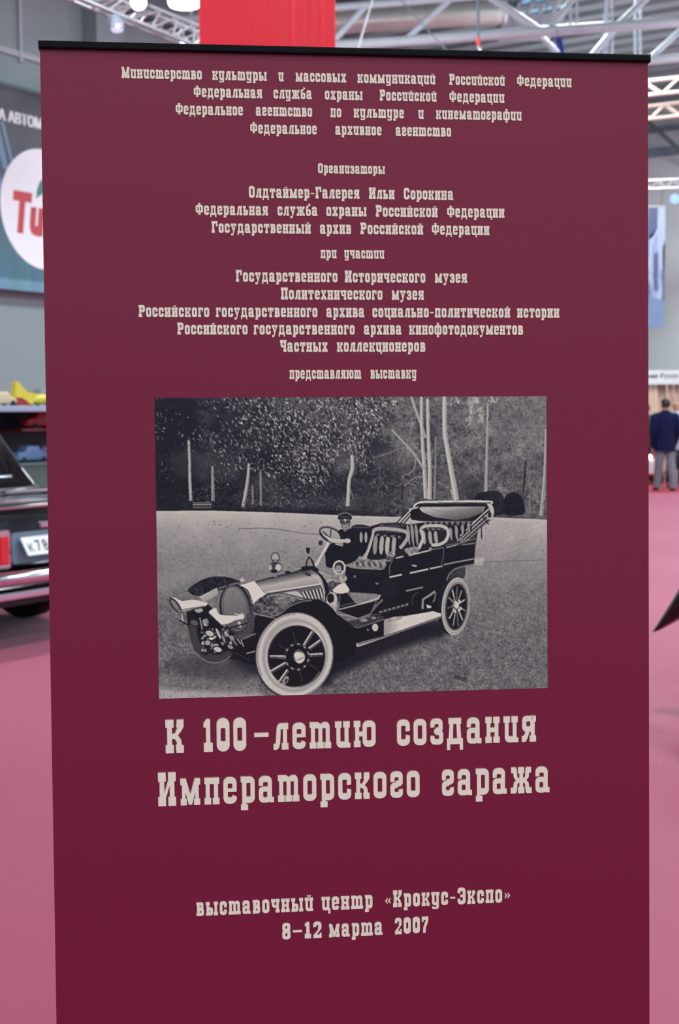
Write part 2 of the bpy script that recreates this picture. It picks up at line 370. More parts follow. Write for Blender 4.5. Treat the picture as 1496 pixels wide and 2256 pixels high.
LINES = [
    ("A", 0.0465, 0.01233, [("Министерство", 0.1093, 0.2183), ("культуры", 0.2329, 0.3074), ("и", 0.3239, 0.3308), ("массовых", 0.3478, 0.4181), ("коммуникаций", 0.4341, 0.5437), ("Российской", 0.5637, 0.6429), ("Федерации", 0.6606, 0.7392)]),
    ("A", 0.0704, 0.01237, [("Федеральная", 0.207, 0.3009), ("служба", 0.3168, 0.3699), ("охраны", 0.3882, 0.4407), ("Российской", 0.4651, 0.5452), ("Федерации", 0.5638, 0.6421)]),
    ("A", 0.0945, 0.01241, [("Федеральное", 0.182, 0.2742), ("агентство", 0.2921, 0.3701), ("по", 0.3959, 0.4109), ("культуре", 0.4285, 0.499), ("и", 0.5194, 0.5268), ("кинематографии", 0.5447, 0.6668)]),
    ("A", 0.1187, 0.01240, [("Федеральное", 0.2841, 0.3763), ("архивное", 0.4024, 0.4671), ("агентство", 0.4872, 0.5658)]),
    ("T", 0.1720, 0.01103, [("Организаторы", 0.3776, 0.4713)]),
    ("B", 0.2069, 0.01291, [("Олдтаймер-Галерея", 0.2811, 0.4352), ("Ильи", 0.4488, 0.4846), ("Сорокина", 0.498, 0.5683)]),
    ("B", 0.2312, 0.01288, [("Федеральная", 0.2075, 0.3072), ("служба", 0.3206, 0.3761), ("охраны", 0.3886, 0.4448), ("Российской", 0.4581, 0.5457), ("Федерации", 0.5595, 0.6413)]),
    ("B", 0.2557, 0.01293, [("Государственный", 0.2294, 0.3664), ("архив", 0.3796, 0.4231), ("Российской", 0.4363, 0.5248), ("Федерации", 0.5375, 0.6195)]),
    ("T", 0.2896, 0.01148, [("при", 0.3802, 0.4022), ("участии", 0.4133, 0.4694)]),
    ("B", 0.3229, 0.01313, [("Государственного", 0.262, 0.4034), ("Исторического", 0.4138, 0.5276), ("музея", 0.5413, 0.5871)]),
    ("B", 0.3470, 0.01319, [("Политехнического", 0.3241, 0.4665), ("музея", 0.4798, 0.5252)]),
    ("B", 0.3716, 0.01313, [("Российского", 0.1276, 0.2243), ("государственного", 0.2337, 0.3747), ("архива", 0.3873, 0.4407), ("социально-политической", 0.4522, 0.6489), ("истории", 0.6592, 0.7201)]),
    ("B", 0.3957, 0.01319, [("Российского", 0.1802, 0.277), ("государственного", 0.2857, 0.4268), ("архива", 0.44, 0.4931), ("кинофотодокументов", 0.5043, 0.6674)]),
    ("B", 0.4197, 0.01317, [("Частных", 0.3222, 0.3885), ("коллекционеров", 0.4019, 0.5268)]),
    ("T", 0.4573, 0.01233, [("представляют", 0.3349, 0.4353), ("выставку", 0.4487, 0.5138)]),
    ("A", 0.9774, 0.03751, [("К", 0.1563, 0.1814), ("100", 0.2082, 0.2684), ("–", 0.2797, 0.2998), ("летию", 0.3067, 0.4515), ("создания", 0.4821, 0.6836)]),
    ("A", 1.0515, 0.03784, [("Императорского", 0.1446, 0.514), ("гаража", 0.5463, 0.7032)]),
    ("A", 1.2087, 0.01937, [("выставочный", 0.1958, 0.3599), ("центр", 0.3724, 0.4449), ("«Крокус-Экспо»", 0.4629, 0.6447)]),
    ("A", 1.2477, 0.01908, [("8–12", 0.316, 0.3717), ("марта", 0.3825, 0.4591), ("2007", 0.4768, 0.5251)]),
]
for st, vb, xh, words in LINES:
    mb = MB(); hb = MB(); big = xh > .03
    off = .0012 if big else .0007
    for w, u0, u1 in words:
        shp, tw = word_shapes(w, st, .5 if big else 3.2, 15 if big else (14 if xh > .018 else 11)); sx = (u1 - u0) / tw; sy = xh / 100.
        for i, q in enumerate(shp):
            dn = 3e-6 * (i % 60); n = len(q); tri = [tuple(range(4))] if n == 4 else [tuple(t) for t in tessellate_polygon([[Vector((x, y, 0)) for x, y in q]])]
            mb.add([bl(u0 + x * sx, vb - y * sy, .0007 + dn) for x, y in q], tri)
            hb.add([bl(u0 + x * sx - off * .55, vb - y * sy - off, .0003 + dn) for x, y in q], tri)
    t = mb.build('text_line', m_cream, rb, fix=False)
    hb.build('print_halo', m_halo, t, fix=False)
# ---------------------------------------------------------------- printed photograph (drawn in code)
def draw_print():
    """Draws the old photograph printed on the banner; returns luminance rows (top first), 0..255."""
    PW, PH = 1496, 1160
    I = np.full((PH, PW), 60.0)
    rs = np.random.RandomState(7)

    def vnoise(w, h, cx, cy, r=rs):
        gx, gy = int(w / cx) + 3, int(h / cy) + 3
        g = r.rand(gy, gx)
        x = np.arange(w) / cx; y = np.arange(h) / cy
        xi, yi = x.astype(int), y.astype(int)
        fx = x - xi; fy = y - yi
        fx = fx * fx * (3 - 2 * fx); fy = (fy * fy * (3 - 2 * fy))[:, None]
        a = g[yi][:, xi] * (1 - fx) + g[yi][:, xi + 1] * fx
        b = g[yi + 1][:, xi] * (1 - fx) + g[yi + 1][:, xi + 1] * fx
        return a * (1 - fy) + b * fy - .5

    def blur(a, s):
        k = max(1, int(s * 2.5)); t = np.arange(-k, k + 1); w = np.exp(-t * t / (2. * s * s)); w /= w.sum()
        p = np.pad(a, ((k, k), (k, k)), mode='edge')
        q = sum(w[i] * p[:, i:i + a.shape[1]] for i in range(2 * k + 1))
        return sum(w[i] * q[i:i + a.shape[0], :] for i in range(2 * k + 1))

    T = (1, 0, 0); A = (.4944, 16.8, 554.7); B = (.5057, 554.7, 369.8); C = (.5057, 0, 16.8); D = (.5057, 739.6, 16.8)

    def tr(p, f): return [(x * f[0] + f[1], y * f[0] + f[2]) for x, y in p]

    def smooth(p, closed=True, n=6):
        p = [np.array(q, float) for q in p]; m = len(p); out = []
        for i in range(m if closed else m - 1):
            if closed: a, b, c, d = p[i - 1], p[i], p[(i + 1) % m], p[(i + 2) % m]
            else: a, b, c, d = p[max(i - 1, 0)], p[i], p[i + 1], p[min(i + 2, m - 1)]
            for k in range(n):
                t = k / n
                out.append(tuple(.5 * (2 * b + (c - a) * t + (2 * a - 5 * b + 4 * c - d) * t * t + (3 * b - a - 3 * c + d) * t ** 3)))
        if not closed: out.append(tuple(p[-1]))
        return out

    def pmask(p):
        xs = [q[0] for q in p]; ys = [q[1] for q in p]
        x0, x1 = max(0, int(min(xs))), min(PW, int(max(xs)) + 2)
        y0, y1 = max(0, int(min(ys))), min(PH, int(max(ys)) + 2)
        if x1 <= x0 or y1 <= y0: return None
        X = np.arange(x0, x1) + .5; Y = (np.arange(y0, y1) + .5)[:, None]
        m = np.zeros((y1 - y0, x1 - x0), bool)
        for i in range(len(p)):
            (ax, ay), (bx, by) = p[i - 1], p[i]
            if ay == by: continue
            c = (ay > Y) != (by > Y)
            m ^= c & (X < (bx - ax) * (Y - ay) / (by - ay) + ax)
        return x0, x1, y0, y1, m

    def poly(p, v, f=T, sm=False, grad=None, tex=0, a=1., soft=0):
        """v: value, or (v0, v1) running along grad = ((x0,y0),(x1,y1))."""
        p = tr(p, f)
        if sm: p = smooth(p)
        r = pmask(p)
        if r is None: return
        x0, x1, y0, y1, m = r
        if grad is not None:
            g = tr(grad, f); dx, dy = g[1][0] - g[0][0], g[1][1] - g[0][1]
            X = np.arange(x0, x1); Y = np.arange(y0, y1)[:, None]
            t = np.clip(((X - g[0][0]) * dx + (Y - g[0][1]) * dy) / (dx * dx + dy * dy), 0, 1)
            val = np.interp(t, np.linspace(0, 1, len(v)), v)
        else: val = np.full(m.shape, float(v))
        if tex: val = val + tex * 2 * vnoise(m.shape[1], m.shape[0], 9, 7) + tex * vnoise(m.shape[1], m.shape[0], 4, 4)
        w = m * a
        if soft:
            k = int(soft * 2.5) + 1
            X0, X1, Y0, Y1 = max(0, x0 - k), min(PW, x1 + k), max(0, y0 - k), min(PH, y1 + k)
            W = np.zeros((Y1 - Y0, X1 - X0)); V = np.full(W.shape, val.mean())
            W[y0 - Y0:y1 - Y0, x0 - X0:x1 - X0] = w; V[y0 - Y0:y1 - Y0, x0 - X0:x1 - X0] = val
            w = blur(W, soft); val = V; x0, x1, y0, y1 = X0, X1, Y0, Y1
        I[y0:y1, x0:x1] = I[y0:y1, x0:x1] * (1 - w) + val * w

    def line(p, w, v, f=T, sm=True, a=1., w2=None, soft=0):
        p = tr(p, f); w = w * f[0]; w2 = w if w2 is None else w2 * f[0]
        if sm and len(p) > 2: p = smooth(p, False)
        P = np.array(p); d = np.gradient(P, axis=0); d /= np.maximum(np.hypot(d[:, 0], d[:, 1]), 1e-6)[:, None]
        n = np.column_stack([-d[:, 1], d[:, 0]]); hw = np.linspace(w, w2, len(P))[:, None] / 2
        poly(list(map(tuple, P + n * hw)) + list(map(tuple, (P - n * hw)[::-1])), v, a=a, soft=soft)

    def ept(cx, cy, rx, ry, rot=0, a0=0, a1=360, n=48):
        r = math.radians(rot); o = []
        for i in range(n + 1):
            t = math.radians(a0 + (a1 - a0) * i / n); x, y = rx * math.cos(t), ry * math.sin(t)
            o.append((cx + x * math.cos(r) - y * math.sin(r), cy + x * math.sin(r) + y * math.cos(r)))
        return o

    def ell(cx, cy, rx, ry, v, f=T, rot=0, **k): poly(ept(cx, cy, rx, ry, rot)[:-1], v, f, **k)

    def arc(cx, cy, rx, ry, w, v, f=T, rot=0, a0=0, a1=360, **k): line(ept(cx, cy, rx, ry, rot, a0, a1), w, v, f, sm=False, **k)

    # ---- wood behind
    X = np.arange(PW)[None, :]; Y = np.arange(PH)[:, None]
    base = np.interp(X, [0, 120, 500, 850, 960, 1250, 1496], [44, 48, 62, 78, 104, 112, 116]) + 0 * Y
    base = base + np.interp(Y, [0, 150, 330, 440], [14, 6, -8, -16])
    n1 = vnoise(PW, PH, 60, 50); n2 = vnoise(PW, PH, 18, 16); n3 = vnoise(PW, PH, 6, 7); n4 = vnoise(PW, PH, 3, 3)
    amp = np.interp(X, [0, 800, 1000, 1496], [34, 44, 46, 40])
    I[:] = base + amp * (1.0 * n1 + .9 * n2 + .8 * n3 + .7 * n4)
    for p, v, a in (([(10, 15), (150, 15), (190, 200), (130, 430), (15, 440)], 34, .85), ([(240, 90), (520, 60), (600, 250), (500, 330), (300, 330), (250, 250)], 42, .6),
                    ([(590, 300), (740, 310), (760, 380), (640, 420), (470, 400), (480, 345)], 46, .7), ([(770, 180), (900, 200), (900, 330), (860, 430), (760, 420), (800, 300)], 48, .7),
                    ([(1000, 120), (1060, 130), (1090, 360), (1000, 380)], 70, .4), ([(1150, 340), (1240, 330), (1230, 400), (1150, 405)], 60, .5),
                    ([(130, 380), (330, 395), (330, 440), (130, 440)], 40, .6)):
        poly(p, v, T, True, a=a, soft=14)
    for p, v, a in (([(640, 215), (750, 200), (770, 280), (680, 300)], 120, .45), ([(90, 230), (300, 225), (330, 330), (110, 320)], 84, .5), ([(480, 25), (720, 25), (730, 90), (500, 95)], 112, .5),
                    ([(350, 330), (470, 320), (480, 430), (340, 430)], 88, .45), ([(820, 230), (980, 200), (960, 300), (830, 270)], 122, .45), ([(1240, 30), (1470, 30), (1470, 190), (1240, 170)], 130, .45),
                    ([(520, 405), (830, 385), (900, 430), (520, 440)], 92, .5)):
        poly(p, v, T, True, a=a, soft=16)
    # thin twigs in the right-hand wood
    for k in range(420):
        x = rs.uniform(800, 1470); y = rs.uniform(30, 400); L = rs.uniform(12, 45); t = rs.uniform(-1.2, 1.2) + (math.pi / 2 if rs.rand() < .45 else .4)
        line([(x, y), (x + L * .5 * math.cos(t) + rs.uniform(-3, 3), y + L * .5 * math.sin(t)), (x + L * math.cos(t), y + L * math.sin(t))], rs.uniform(1.2, 2.4), rs.uniform(45, 185), a=.55)
    # undergrowth and small foliage below the hanging leaves
    un = vnoise(PW, PH, 70, 55)
    for k in range(5200):
        x = rs.uniform(25, 1475); y = rs.uniform(180, 446) if x < 860 else rs.uniform(25, 455)
        m = un[int(y), int(x)]; v = np.interp(x, [0, 140, 400, 860, 1000, 1496], [46, 72, 98, 102, 120, 124]) + 150 * m + rs.normal() * 30
        if x < 150 and rs.rand() < .6: continue
        t = rs.uniform(0, 3.14); L = rs.uniform(2.5, 7); W = rs.uniform(1., 2.4)
        poly([(x - L * math.cos(t), y - L * math.sin(t)), (x + W * math.sin(t), y - W * math.cos(t)), (x + L * math.cos(t), y + L * math.sin(t)), (x - W * math.sin(t), y + W * math.cos(t))], min(200, max(28, v)), a=.6)
    # trunks
    for p, w, w2, v, f in (([(286, 330), (292, 480), (294, 620), (302, 775)], 18, 24, 185, C), ([(460, 520), (462, 650), (464, 775)], 18, 28, 160, C), ([(727, 500), (720, 600), (702, 720), (681, 828)], 20, 25, 186, C),
                           ([(752, 660), (757, 800)], 10, 14, 150, C), ([(812, 560), (814, 690), (816, 812)], 14, 18, 152, C), ([(1482, 440), (1484, 540), (1462, 620), (1456, 720), (1450, 815)], 26, 28, 196, C),
                           ([(1468, 680), (1496, 765)], 8, 10, 130, C),
                           ([(452, 10), (485, 110), (520, 205), (556, 315)], 20, 22, 184, D), ([(526, 10), (530, 250), (545, 500), (560, 760)], 22, 30, 196, D), ([(572, 30), (577, 300), (588, 560), (586, 765)], 22, 30, 200, D),
                           ([(696, 8), (697, 260), (718, 400), (750, 580), (784, 770)], 30, 38, 202, D), ([(1012, 60), (1006, 400), (998, 715)], 14, 24, 178, D), ([(1436, 250), (1426, 600), (1402, 885)], 14, 28, 180, D),
                           ([(632, 300), (628, 560), (624, 765)], 10, 16, 150, D), ([(310, 255), (400, 350), (480, 440), (545, 545)], 12, 18, 182, D), ([(488, 450), (470, 550), (400, 590)], 10, 6, 160, D),
                           ([(540, 600), (470, 612), (400, 670)], 9, 5, 165, D), ([(340, 665), (430, 648), (490, 668)], 5, 8, 140, D), ([(420, 378), (300, 420), (170, 462)], 7, 5, 150, D), ([(400, 400), (360, 480), (365, 520)], 6, 5, 150, D),
                           ([(530, 295), (460, 330), (420, 330)], 7, 4, 150, D), ([(745, 690), (760, 760)], 16, 10, 180, D), ([(1200, 450), (1240, 560)], 6, 6, 140, D), ([(1290, 480), (1270, 720)], 12, 14, 70, D),
                           ([(1400, 250), (1405, 420)], 6, 6, 160, D), ([(1320, 740), (1318, 860)], 9, 9, 150, D), ([(390, 650), (385, 770)], 8, 8, 50, D), ([(225, 500), (222, 680)], 6, 8, 110, D)):
        line(p, w, v, f, w2=w2, a=.95)
        line([(x + w * .32, y) for x, y in p], w * .3, v - 55, f, w2=w2 * .3, a=.6)
    for cx, cy, rx, ry in ((885, 70, 26, 60), (880, 160, 22, 60), (955, 120, 24, 40), (965, 175, 18, 30), (1040, 40, 40, 25), (790, 40, 18, 28), (920, 40, 30, 26)):
        for k in range(26): ell(cx + rs.normal() * rx * .5, cy + rs.normal() * ry * .5, rs.uniform(4, 9), rs.uniform(5, 12), rs.uniform(150, 205), D, a=.6)
    # hanging leaves
    top = [(30, 30), (700, 15), (1180, 15), (1330, 60), (1300, 240), (1240, 300), (1170, 430), (1150, 560), (1090, 640), (1040, 600), (930, 560)]
    canopy = tr([(40, 20), (1496, 15), (1820, 15), (1800, 120), (1690, 250), (1640, 330), (1580, 420), (1600, 600), (1540, 540), (1496, 440), (1400, 400), (1330, 520), (1300, 640), (1230, 690), (1120, 640), (1000, 560), (900, 620), (800, 560), (700, 540), (560, 560), (480, 430), (330, 330), (230, 460), (140, 560), (60, 620)], C)
    cm = np.zeros((PH, PW), bool); r = pmask(canopy); cm[r[2]:r[3], r[0]:r[1]] = r[4]
    dens = vnoise(PW, PH, 90, 110)
    N = 0
    while N < 5200:
        x = rs.uniform(20, 920); y = rs.uniform(22, 380)
        if not cm[int(y), int(x)]: continue
        p = np.interp(x, [20, 160, 300, 480, 600, 920], [.06, .16, .45, .8, 1, .95]) * np.interp(y, [22, 200, 380], [1, .85, .7]) + .9 * dens[int(y), int(x)]
        N += 1
        if rs.rand() > p: continue
        t = math.radians(rs.normal(62, 24)); L = rs.uniform(4.5, 10); W = rs.uniform(1.5, 3.2)
        v = 42 + np.interp(x, [20, 300, 500], [125, 160, 185]) * rs.rand() ** 1.35
        poly([(x - L * math.cos(t), y - L * math.sin(t)), (x + W * math.sin(t), y - W * math.cos(t)), (x + L * math.cos(t), y + L * math.sin(t)), (x - W * math.sin(t), y + W * math.cos(t))], v, a=.85)
        if rs.rand() < .5: poly([(x - L * .8 * math.cos(t) + 3, y - L * .8 * math.sin(t) + 3), (x + W * math.sin(t) + 3, y + 3), (x + L * .7 * math.cos(t) + 4, y + L * .7 * math.sin(t) + 3)], 34, a=.6)
    # shrubs and grass at the foot of the wood
    for k in range(700):
        x = rs.uniform(20, 1470); y = rs.uniform(385, 448) + (22 if x > 900 else 0); t = rs.uniform(-2.6, -.5); L = rs.uniform(4, 10)
        line([(x, y), (x + L * math.cos(t), y + L * math.sin(t))], 1.8, rs.uniform(35, 150), a=.6)
    poly([(920, 740), (980, 712), (1080, 705), (1130, 760), (1130, 872), (930, 872)], 44, D, True, tex=12)
    poly([(1128, 780), (1160, 725), (1220, 715), (1270, 770), (1275, 872), (1130, 872)], 34, D, True, tex=8)
    poly([(315, 785), (452, 785), (452, 832), (318, 834)], 60, C)
    for yy, v in ((790, 120), (803, 155), (824, 150)): line([(316, yy), (452, yy)], 8, v, C)
    poly([(20, 425), (160, 432), (420, 428), (700, 440), (900, 455), (900, 468), (20, 452)], 42, T, a=.55, soft=4)
    # ---- gravel drive
    gr = [(0, 446), (230, 445), (480, 452), (700, 462), (900, 468), (1280, 470), (1496, 480), (1496, 1160), (0, 1160)]
    r = pmask(gr); x0, x1, y0, y1, m = r
    gv = np.interp(Y, [445, 470, 520, 580, 640, 760, 900, 1060, 1160], [196, 190, 172, 158, 146, 128, 120, 114, 124]) + np.interp(X, [0, 600, 1100, 1496], [-3, 0, 6, 10]) * np.interp(Y, [445, 520, 800], [0, 1, .4])
    gv = gv + np.interp(Y, [445, 560, 760, 1000], [4, 10, 22, 36]) * (1.1 * n4 + 1.0 * n3 + .6 * n2) + 10 * n1
    I[y0:y1, x0:x1] = np.where(m, gv[y0:y1, x0:x1], I[y0:y1, x0:x1])
    poly([(15, 690), (260, 650), (420, 640), (130, 715), (15, 760)], 160, T, True, a=.45, soft=10)
    poly([(20, 1105), (250, 1115), (420, 1122), (420, 1160), (20, 1160)], 205, T, a=.7, soft=9)
    poly([(20, 1060), (380, 1050), (420, 1110), (20, 1110)], 150, T, a=.35, soft=12)
    line([(330, 512), (450, 512), (560, 528), (640, 534)], 3, 95, a=.7)
    line([(1200, 640), (1320, 632), (1470, 628)], 3, 120, a=.8); poly([(1200, 620), (1240, 618), (1235, 645), (1200, 645)], 205, T, a=.6, soft=3)
    for k in range(150):
        x = rs.uniform(30, 640); y = rs.uniform(480, 690); w = rs.uniform(1.5, 4.5); ell(x, y, w, w * .35, rs.uniform(80, 125), a=.7)
    for k in range(2600):
        y = 700 + 450 * rs.rand() ** .8; x = rs.uniform(20, 1480); w = rs.uniform(1.5, 4); ell(x, y, w, w * .6, rs.choice([55, 70, 85, 160, 185]), a=.5)
    for k in range(60): ell(rs.uniform(1215, 1465), rs.uniform(490, 620), rs.uniform(2, 4), 1.4, 130, a=.7)
    poly([(1130, 1050), (1180, 1068), (1165, 1080), (1125, 1066)], 70, T, a=.7)
    # ---- shadow under the car
    poly([(300, 985), (420, 940), (720, 900), (1075, 850), (1095, 905), (960, 945), (800, 1010), (690, 1060), (640, 1100), (420, 1060), (330, 1030)], 34, T, True, a=.92, soft=12)
    poly([(60, 1010), (170, 985), (330, 1000), (400, 1060), (250, 1075), (90, 1040)], 70, T, True, a=.6, soft=14)

    # ---- car, rear body and seats
    poly([(600, 240), (740, 235), (800, 250), (1000, 225), (1260, 225), (1300, 280), (1290, 400), (1060, 430), (700, 500), (600, 500), (420, 480), (400, 300)], 42, B, tex=10)
    poly([(660, 520), (690, 488), (800, 470), (960, 440), (1070, 408), (1180, 385), (1292, 372), (1282, 480), (1274, 540), (1208, 548), (1200, 642), (1120, 660), (1080, 700), (1040, 800), (1030, 905), (620, 945), (520, 930), (590, 760), (330, 745), (340, 560)], 28, B, tex=5)
    poly([(560, 720), (640, 640), (700, 660), (720, 740), (650, 800)], 42, B, True, a=.7)
    poly([(1060, 330), (1190, 345), (1310, 275), (1292, 392), (1070, 415)], 58, B, tex=10)
    for k in range(7): line([(1190 + k * 14, 350 - k * 3), (1290, 285 + k * 12)], 4, 150 if k % 2 else 70, B, a=.7)
    # folded hood
    poly([(800, 160), (872, 88), (1380, 80), (1412, 120), (1330, 200), (1250, 238), (1090, 238), (880, 225), (820, 215)], 40, B)
    poly([(868, 122), (1362, 118), (1345, 160), (1240, 205), (1140, 219), (985, 196), (900, 160)], (185, 140, 100), B, grad=((1100, 115), (1120, 220)), tex=6)
    line([(950, 120), (1010, 150), (1100, 160), (1250, 140), (1340, 125)], 5, 120, B, a=.5)
    line([(880, 106), (1372, 102)], 13, 45, B)
    line([(822, 142), (872, 92), (1000, 84), (1378, 82), (1400, 104), (1412, 150)], 13, 215, B)
    line([(890, 96), (1370, 90)], 5, 130, B)
    for dx, v in ((-14, 60), (0, 205), (13, 70), (26, 190), (40, 40)): line([(728 + dx, 238), (800 + dx, 160), (845 + dx, 118)], 9, v, B)
    ell(850, 165, 38, 30, 26, B, tex=6); line([(800, 140), (860, 128)], 12, 180, B)
    poly([(1180, 330), (1330, 188), (1392, 128), (1424, 160), (1404, 212), (1200, 372), (1172, 372)], 105, B)
    for k, v in enumerate((215, 50, 190, 45, 175, 60, 150)): line([(1176 + k * 6, 336 + k * 7), (1300 + k * 8, 214 + k * 8), (1388 + k * 5, 134 + k * 12)], 7, v, B, sm=False)
    poly([(1370, 95), (1412, 112), (1425, 165), (1400, 215), (1372, 195), (1395, 150)], 190, B, True); ell(1392, 180, 14, 22, 60, B); line([(1340, 190), (1385, 250)], 8, 40, B)
    line([(1332, 262), (1334, 356)], 7, 45, B)
    # rear bench: scalloped top and tufts
    for k in range(9): poly([(900 + k * 40, 226), (940 + k * 40, 226), (920 + k * 40, 262)], 150, B, a=.75)
    for x, y0, y1 in ((800, 250, 400), (830, 235, 420), (862, 245, 430), (1110, 270, 365), (1152, 255, 370), (1195, 250, 320), (1240, 240, 290)): ell(x, (y0 + y1) / 2, 13, (y1 - y0) / 2, 150, B, rot=-8); ell(x + 15, (y0 + y1) / 2 + 12, 6, (y1 - y0) / 2.4, 30, B)
    poly([(585, 262), (610, 243), (740, 240), (770, 262), (700, 275), (600, 275)], 75, B, True, tex=25)
    # rear passenger chair
    poly([(868, 420), (885, 350), (880, 290), (925, 256), (1055, 258), (1098, 300), (1080, 370), (1030, 405), (960, 412)], 46, B, True)
    for x in (912, 958, 1000): ell(x, 345, 15, 52, 165, B, rot=-6); ell(x + 20, 350, 7, 48, 40, B, rot=-6)
    line([(872, 430), (905, 350), (890, 290), (930, 262), (1050, 264), (1090, 305), (1072, 368), (1020, 398), (965, 400)], 24, 192, B); line([(930, 280), (1045, 283)], 7, 90, B)
    for k in range(9): ell(900 + k * 20, 285 + (k % 2) * 8, 9, 6, 60 if k % 2 else 140, B)
    poly([(770, 430), (860, 415), (870, 450), (800, 470)], 150, B, True, tex=30)
    # front passenger chair
    poly([(500, 500), (520, 400), (545, 300), (600, 272), (760, 288), (805, 325), (775, 400), (720, 450), (640, 500)], 40, B, True)
    for x, v in ((556, 150), (602, 175), (645, 185), (692, 170)): ell(x, 400, 17, 72, v, B, rot=4); ell(x + 22, 405, 8, 66, 34, B, rot=4)
    for k in range(8): ell(575 + k * 26, 325 + k * 3, 12, 9, 45 if k % 2 else 120, B)
    line([(470, 505), (505, 425), (530, 330), (552, 290), (610, 281), (755, 296), (796, 330), (770, 385), (735, 425)], 27, 172, B); line([(566, 300), (740, 312)], 7, 80, B); line([(485, 500), (520, 410), (545, 320)], 6, 215, B)
    ell(670, 470, 34, 22, 160, B, tex=40)
    # front seat cushion
    poly([(345, 535), (400, 510), (470, 508), (620, 520), (632, 560), (610, 578), (500, 575), (390, 562)], 128, B, True, tex=34)
    for k in range(11): line([(400 + k * 21, 525), (410 + k * 21, 558)], 6, 55 if k % 2 else 195, B)
    line([(350, 545), (400, 568), (610, 580)], 9, 150, B)
    poly([(340, 575), (610, 590), (590, 745), (350, 740)], 30, B); ell(405, 632, 10, 12, 120, B); ell(568, 683, 12, 9, 120, B); line([(380, 590), (600, 612)], 5, 60, B)
    # driver's chair
    poly([(380, 268), (525, 272), (505, 400), (470, 470), (420, 430)], 34, B, True)
    for x in (452, 487): ell(x, 345, 11, 40, 165, B)
    line([(390, 272), (520, 272)], 12, 80, B)
    # body lines
    for p, w, v in (([(705, 497), (762, 484)], 11, 190), ([(800, 478), (880, 458), (965, 438)], 10, 200), ([(965, 436), (1060, 418)], 8, 120), ([(1075, 420), (1150, 402)], 8, 175), ([(1190, 400), (1286, 388)], 7, 150), ([(1070, 404), (1180, 385), (1240, 352)], 6, 130), ([(660, 637), (752, 617)], 13, 195),
                    ([(808, 607), (945, 577)], 13, 190), ([(955, 574), (1048, 556)], 12, 185), ([(1055, 545), (1180, 520), (1278, 502)], 11, 150), ([(660, 620), (662, 560), (690, 492)], 6, 130), ([(1055, 425), (1052, 500), (1030, 565)], 6, 110), ([(1040, 560), (1066, 600)], 4, 60), ([(780, 738), (905, 710)], 11, 150), ([(1290, 390), (1277, 540)], 5, 95)):
        line(p, w, v, B)
    poly([(818, 545), (858, 548), (862, 560), (830, 558)], 190, B); ell(960, 430, 14, 12, 150, B); ell(655, 500, 20, 24, 110, B, tex=40); ell(1175, 370, 22, 22, 130, B); ell(1170, 385, 10, 14, 40, B); line([(1150, 400), (1240, 365), (1290, 355)], 6, 150, B)
    # rear mudguard and wheel
    poly([(1090, 680), (1110, 610), (1160, 575), (1212, 562), (1204, 642), (1140, 640)], 74, B, True, tex=8)
    line([(1072, 710), (1092, 625), (1140, 577), (1210, 556), (1275, 542)], 11, 125, B)
    ell(1110, 852, 100, 205, 40, B, rot=3)
    ell(1145, 850, 103, 212, 192, B, rot=5)
    arc(1148, 850, 92, 196, 10, 160, B, rot=5); arc(1150, 850, 80, 176, 10, 120, B, rot=5)
    ell(1150, 852, 76, 168, 26, B, rot=5)
    for k in range(11):
        t = math.radians(k * 360 / 11 + 12); line([(1150 + 16 * math.cos(t), 845 + 30 * math.sin(t)), (1150 + 66 * math.cos(t), 852 + 148 * math.sin(t))], 10, (150, 190, 110)[k % 3], B, sm=False)
    for k in range(14): ell(1150 + rs.normal() * 22, 842 + rs.normal() * 42, 8, 12, rs.uniform(90, 215), B)
    ell(1152, 842, 18, 26, 205, B); arc(1150, 852, 70, 158, 5, 70, B, rot=5)
    # tool box with carrying loop, chain case
    ell(858, 815, 34, 60, 18, B); arc(862, 815, 34, 62, 6, 90, B, a0=150, a1=290)
    poly([(890, 800), (985, 735), (1010, 750), (1000, 870), (900, 890)], 18, B)
    line([(902, 870), (905, 800), (960, 765), (995, 740)], 17, 150, B, sm=False); line([(998, 745), (990, 800), (975, 820)], 12, 120, B); poly([(930, 835), (970, 850), (965, 862), (935, 865)], 200, B)
    # running board, step, battery box
    poly([(590, 885), (790, 835), (800, 850), (600, 905)], 60, B)
    for k in range(7): line([(585 + k * 32, 893 - k * 9), (606 + k * 32, 887 - k * 9)], 13, 140, B)
    line([(512, 910), (560, 850), (612, 800)], 17, 112, B); line([(520, 915), (600, 910)], 10, 90, B)
    poly([(620, 948), (780, 920), (900, 900), (980, 885), (1042, 905), (1036, 922), (620, 1068)], (165, 212, 215), B, grad=((640, 960), (820, 960)), tex=4)
    poly([(622, 945), (700, 925), (770, 918), (740, 945), (640, 972)], 160, B, tex=30)
    poly([(430, 1150), (372, 1112), (430, 1118), (620, 1068), (1038, 922), (1040, 932)], 172, B); line([(430, 1128), (620, 1072), (1035, 926)], 5, 60, B)
    poly([(260, 930), (330, 990), (430, 1010), (620, 950), (614, 1062), (430, 1120), (340, 1095), (240, 1000)], 22, B)
    poly([(310, 972), (520, 925), (622, 922), (622, 950), (432, 1010)], 72, B, tex=10); line([(325, 978), (430, 1009), (618, 946)], 6, 140, B, sm=False); line([(265, 915), (340, 915), (425, 940)], 12, 150, B)
    poly([(440, 950), (480, 940), (500, 955), (470, 965)], 150, B, True); ell(545, 935, 16, 10, 150, B)
    ell(555, 1005, 23, 28, 195, B); ell(502, 1022, 8, 10, 120, B)
    # front floor
    poly([(270, 740), (360, 738), (600, 745), (590, 790), (300, 885)], 24, B)
    poly([(362, 746), (470, 752), (562, 758), (592, 772), (580, 796), (424, 832)], 140, B, tex=10)
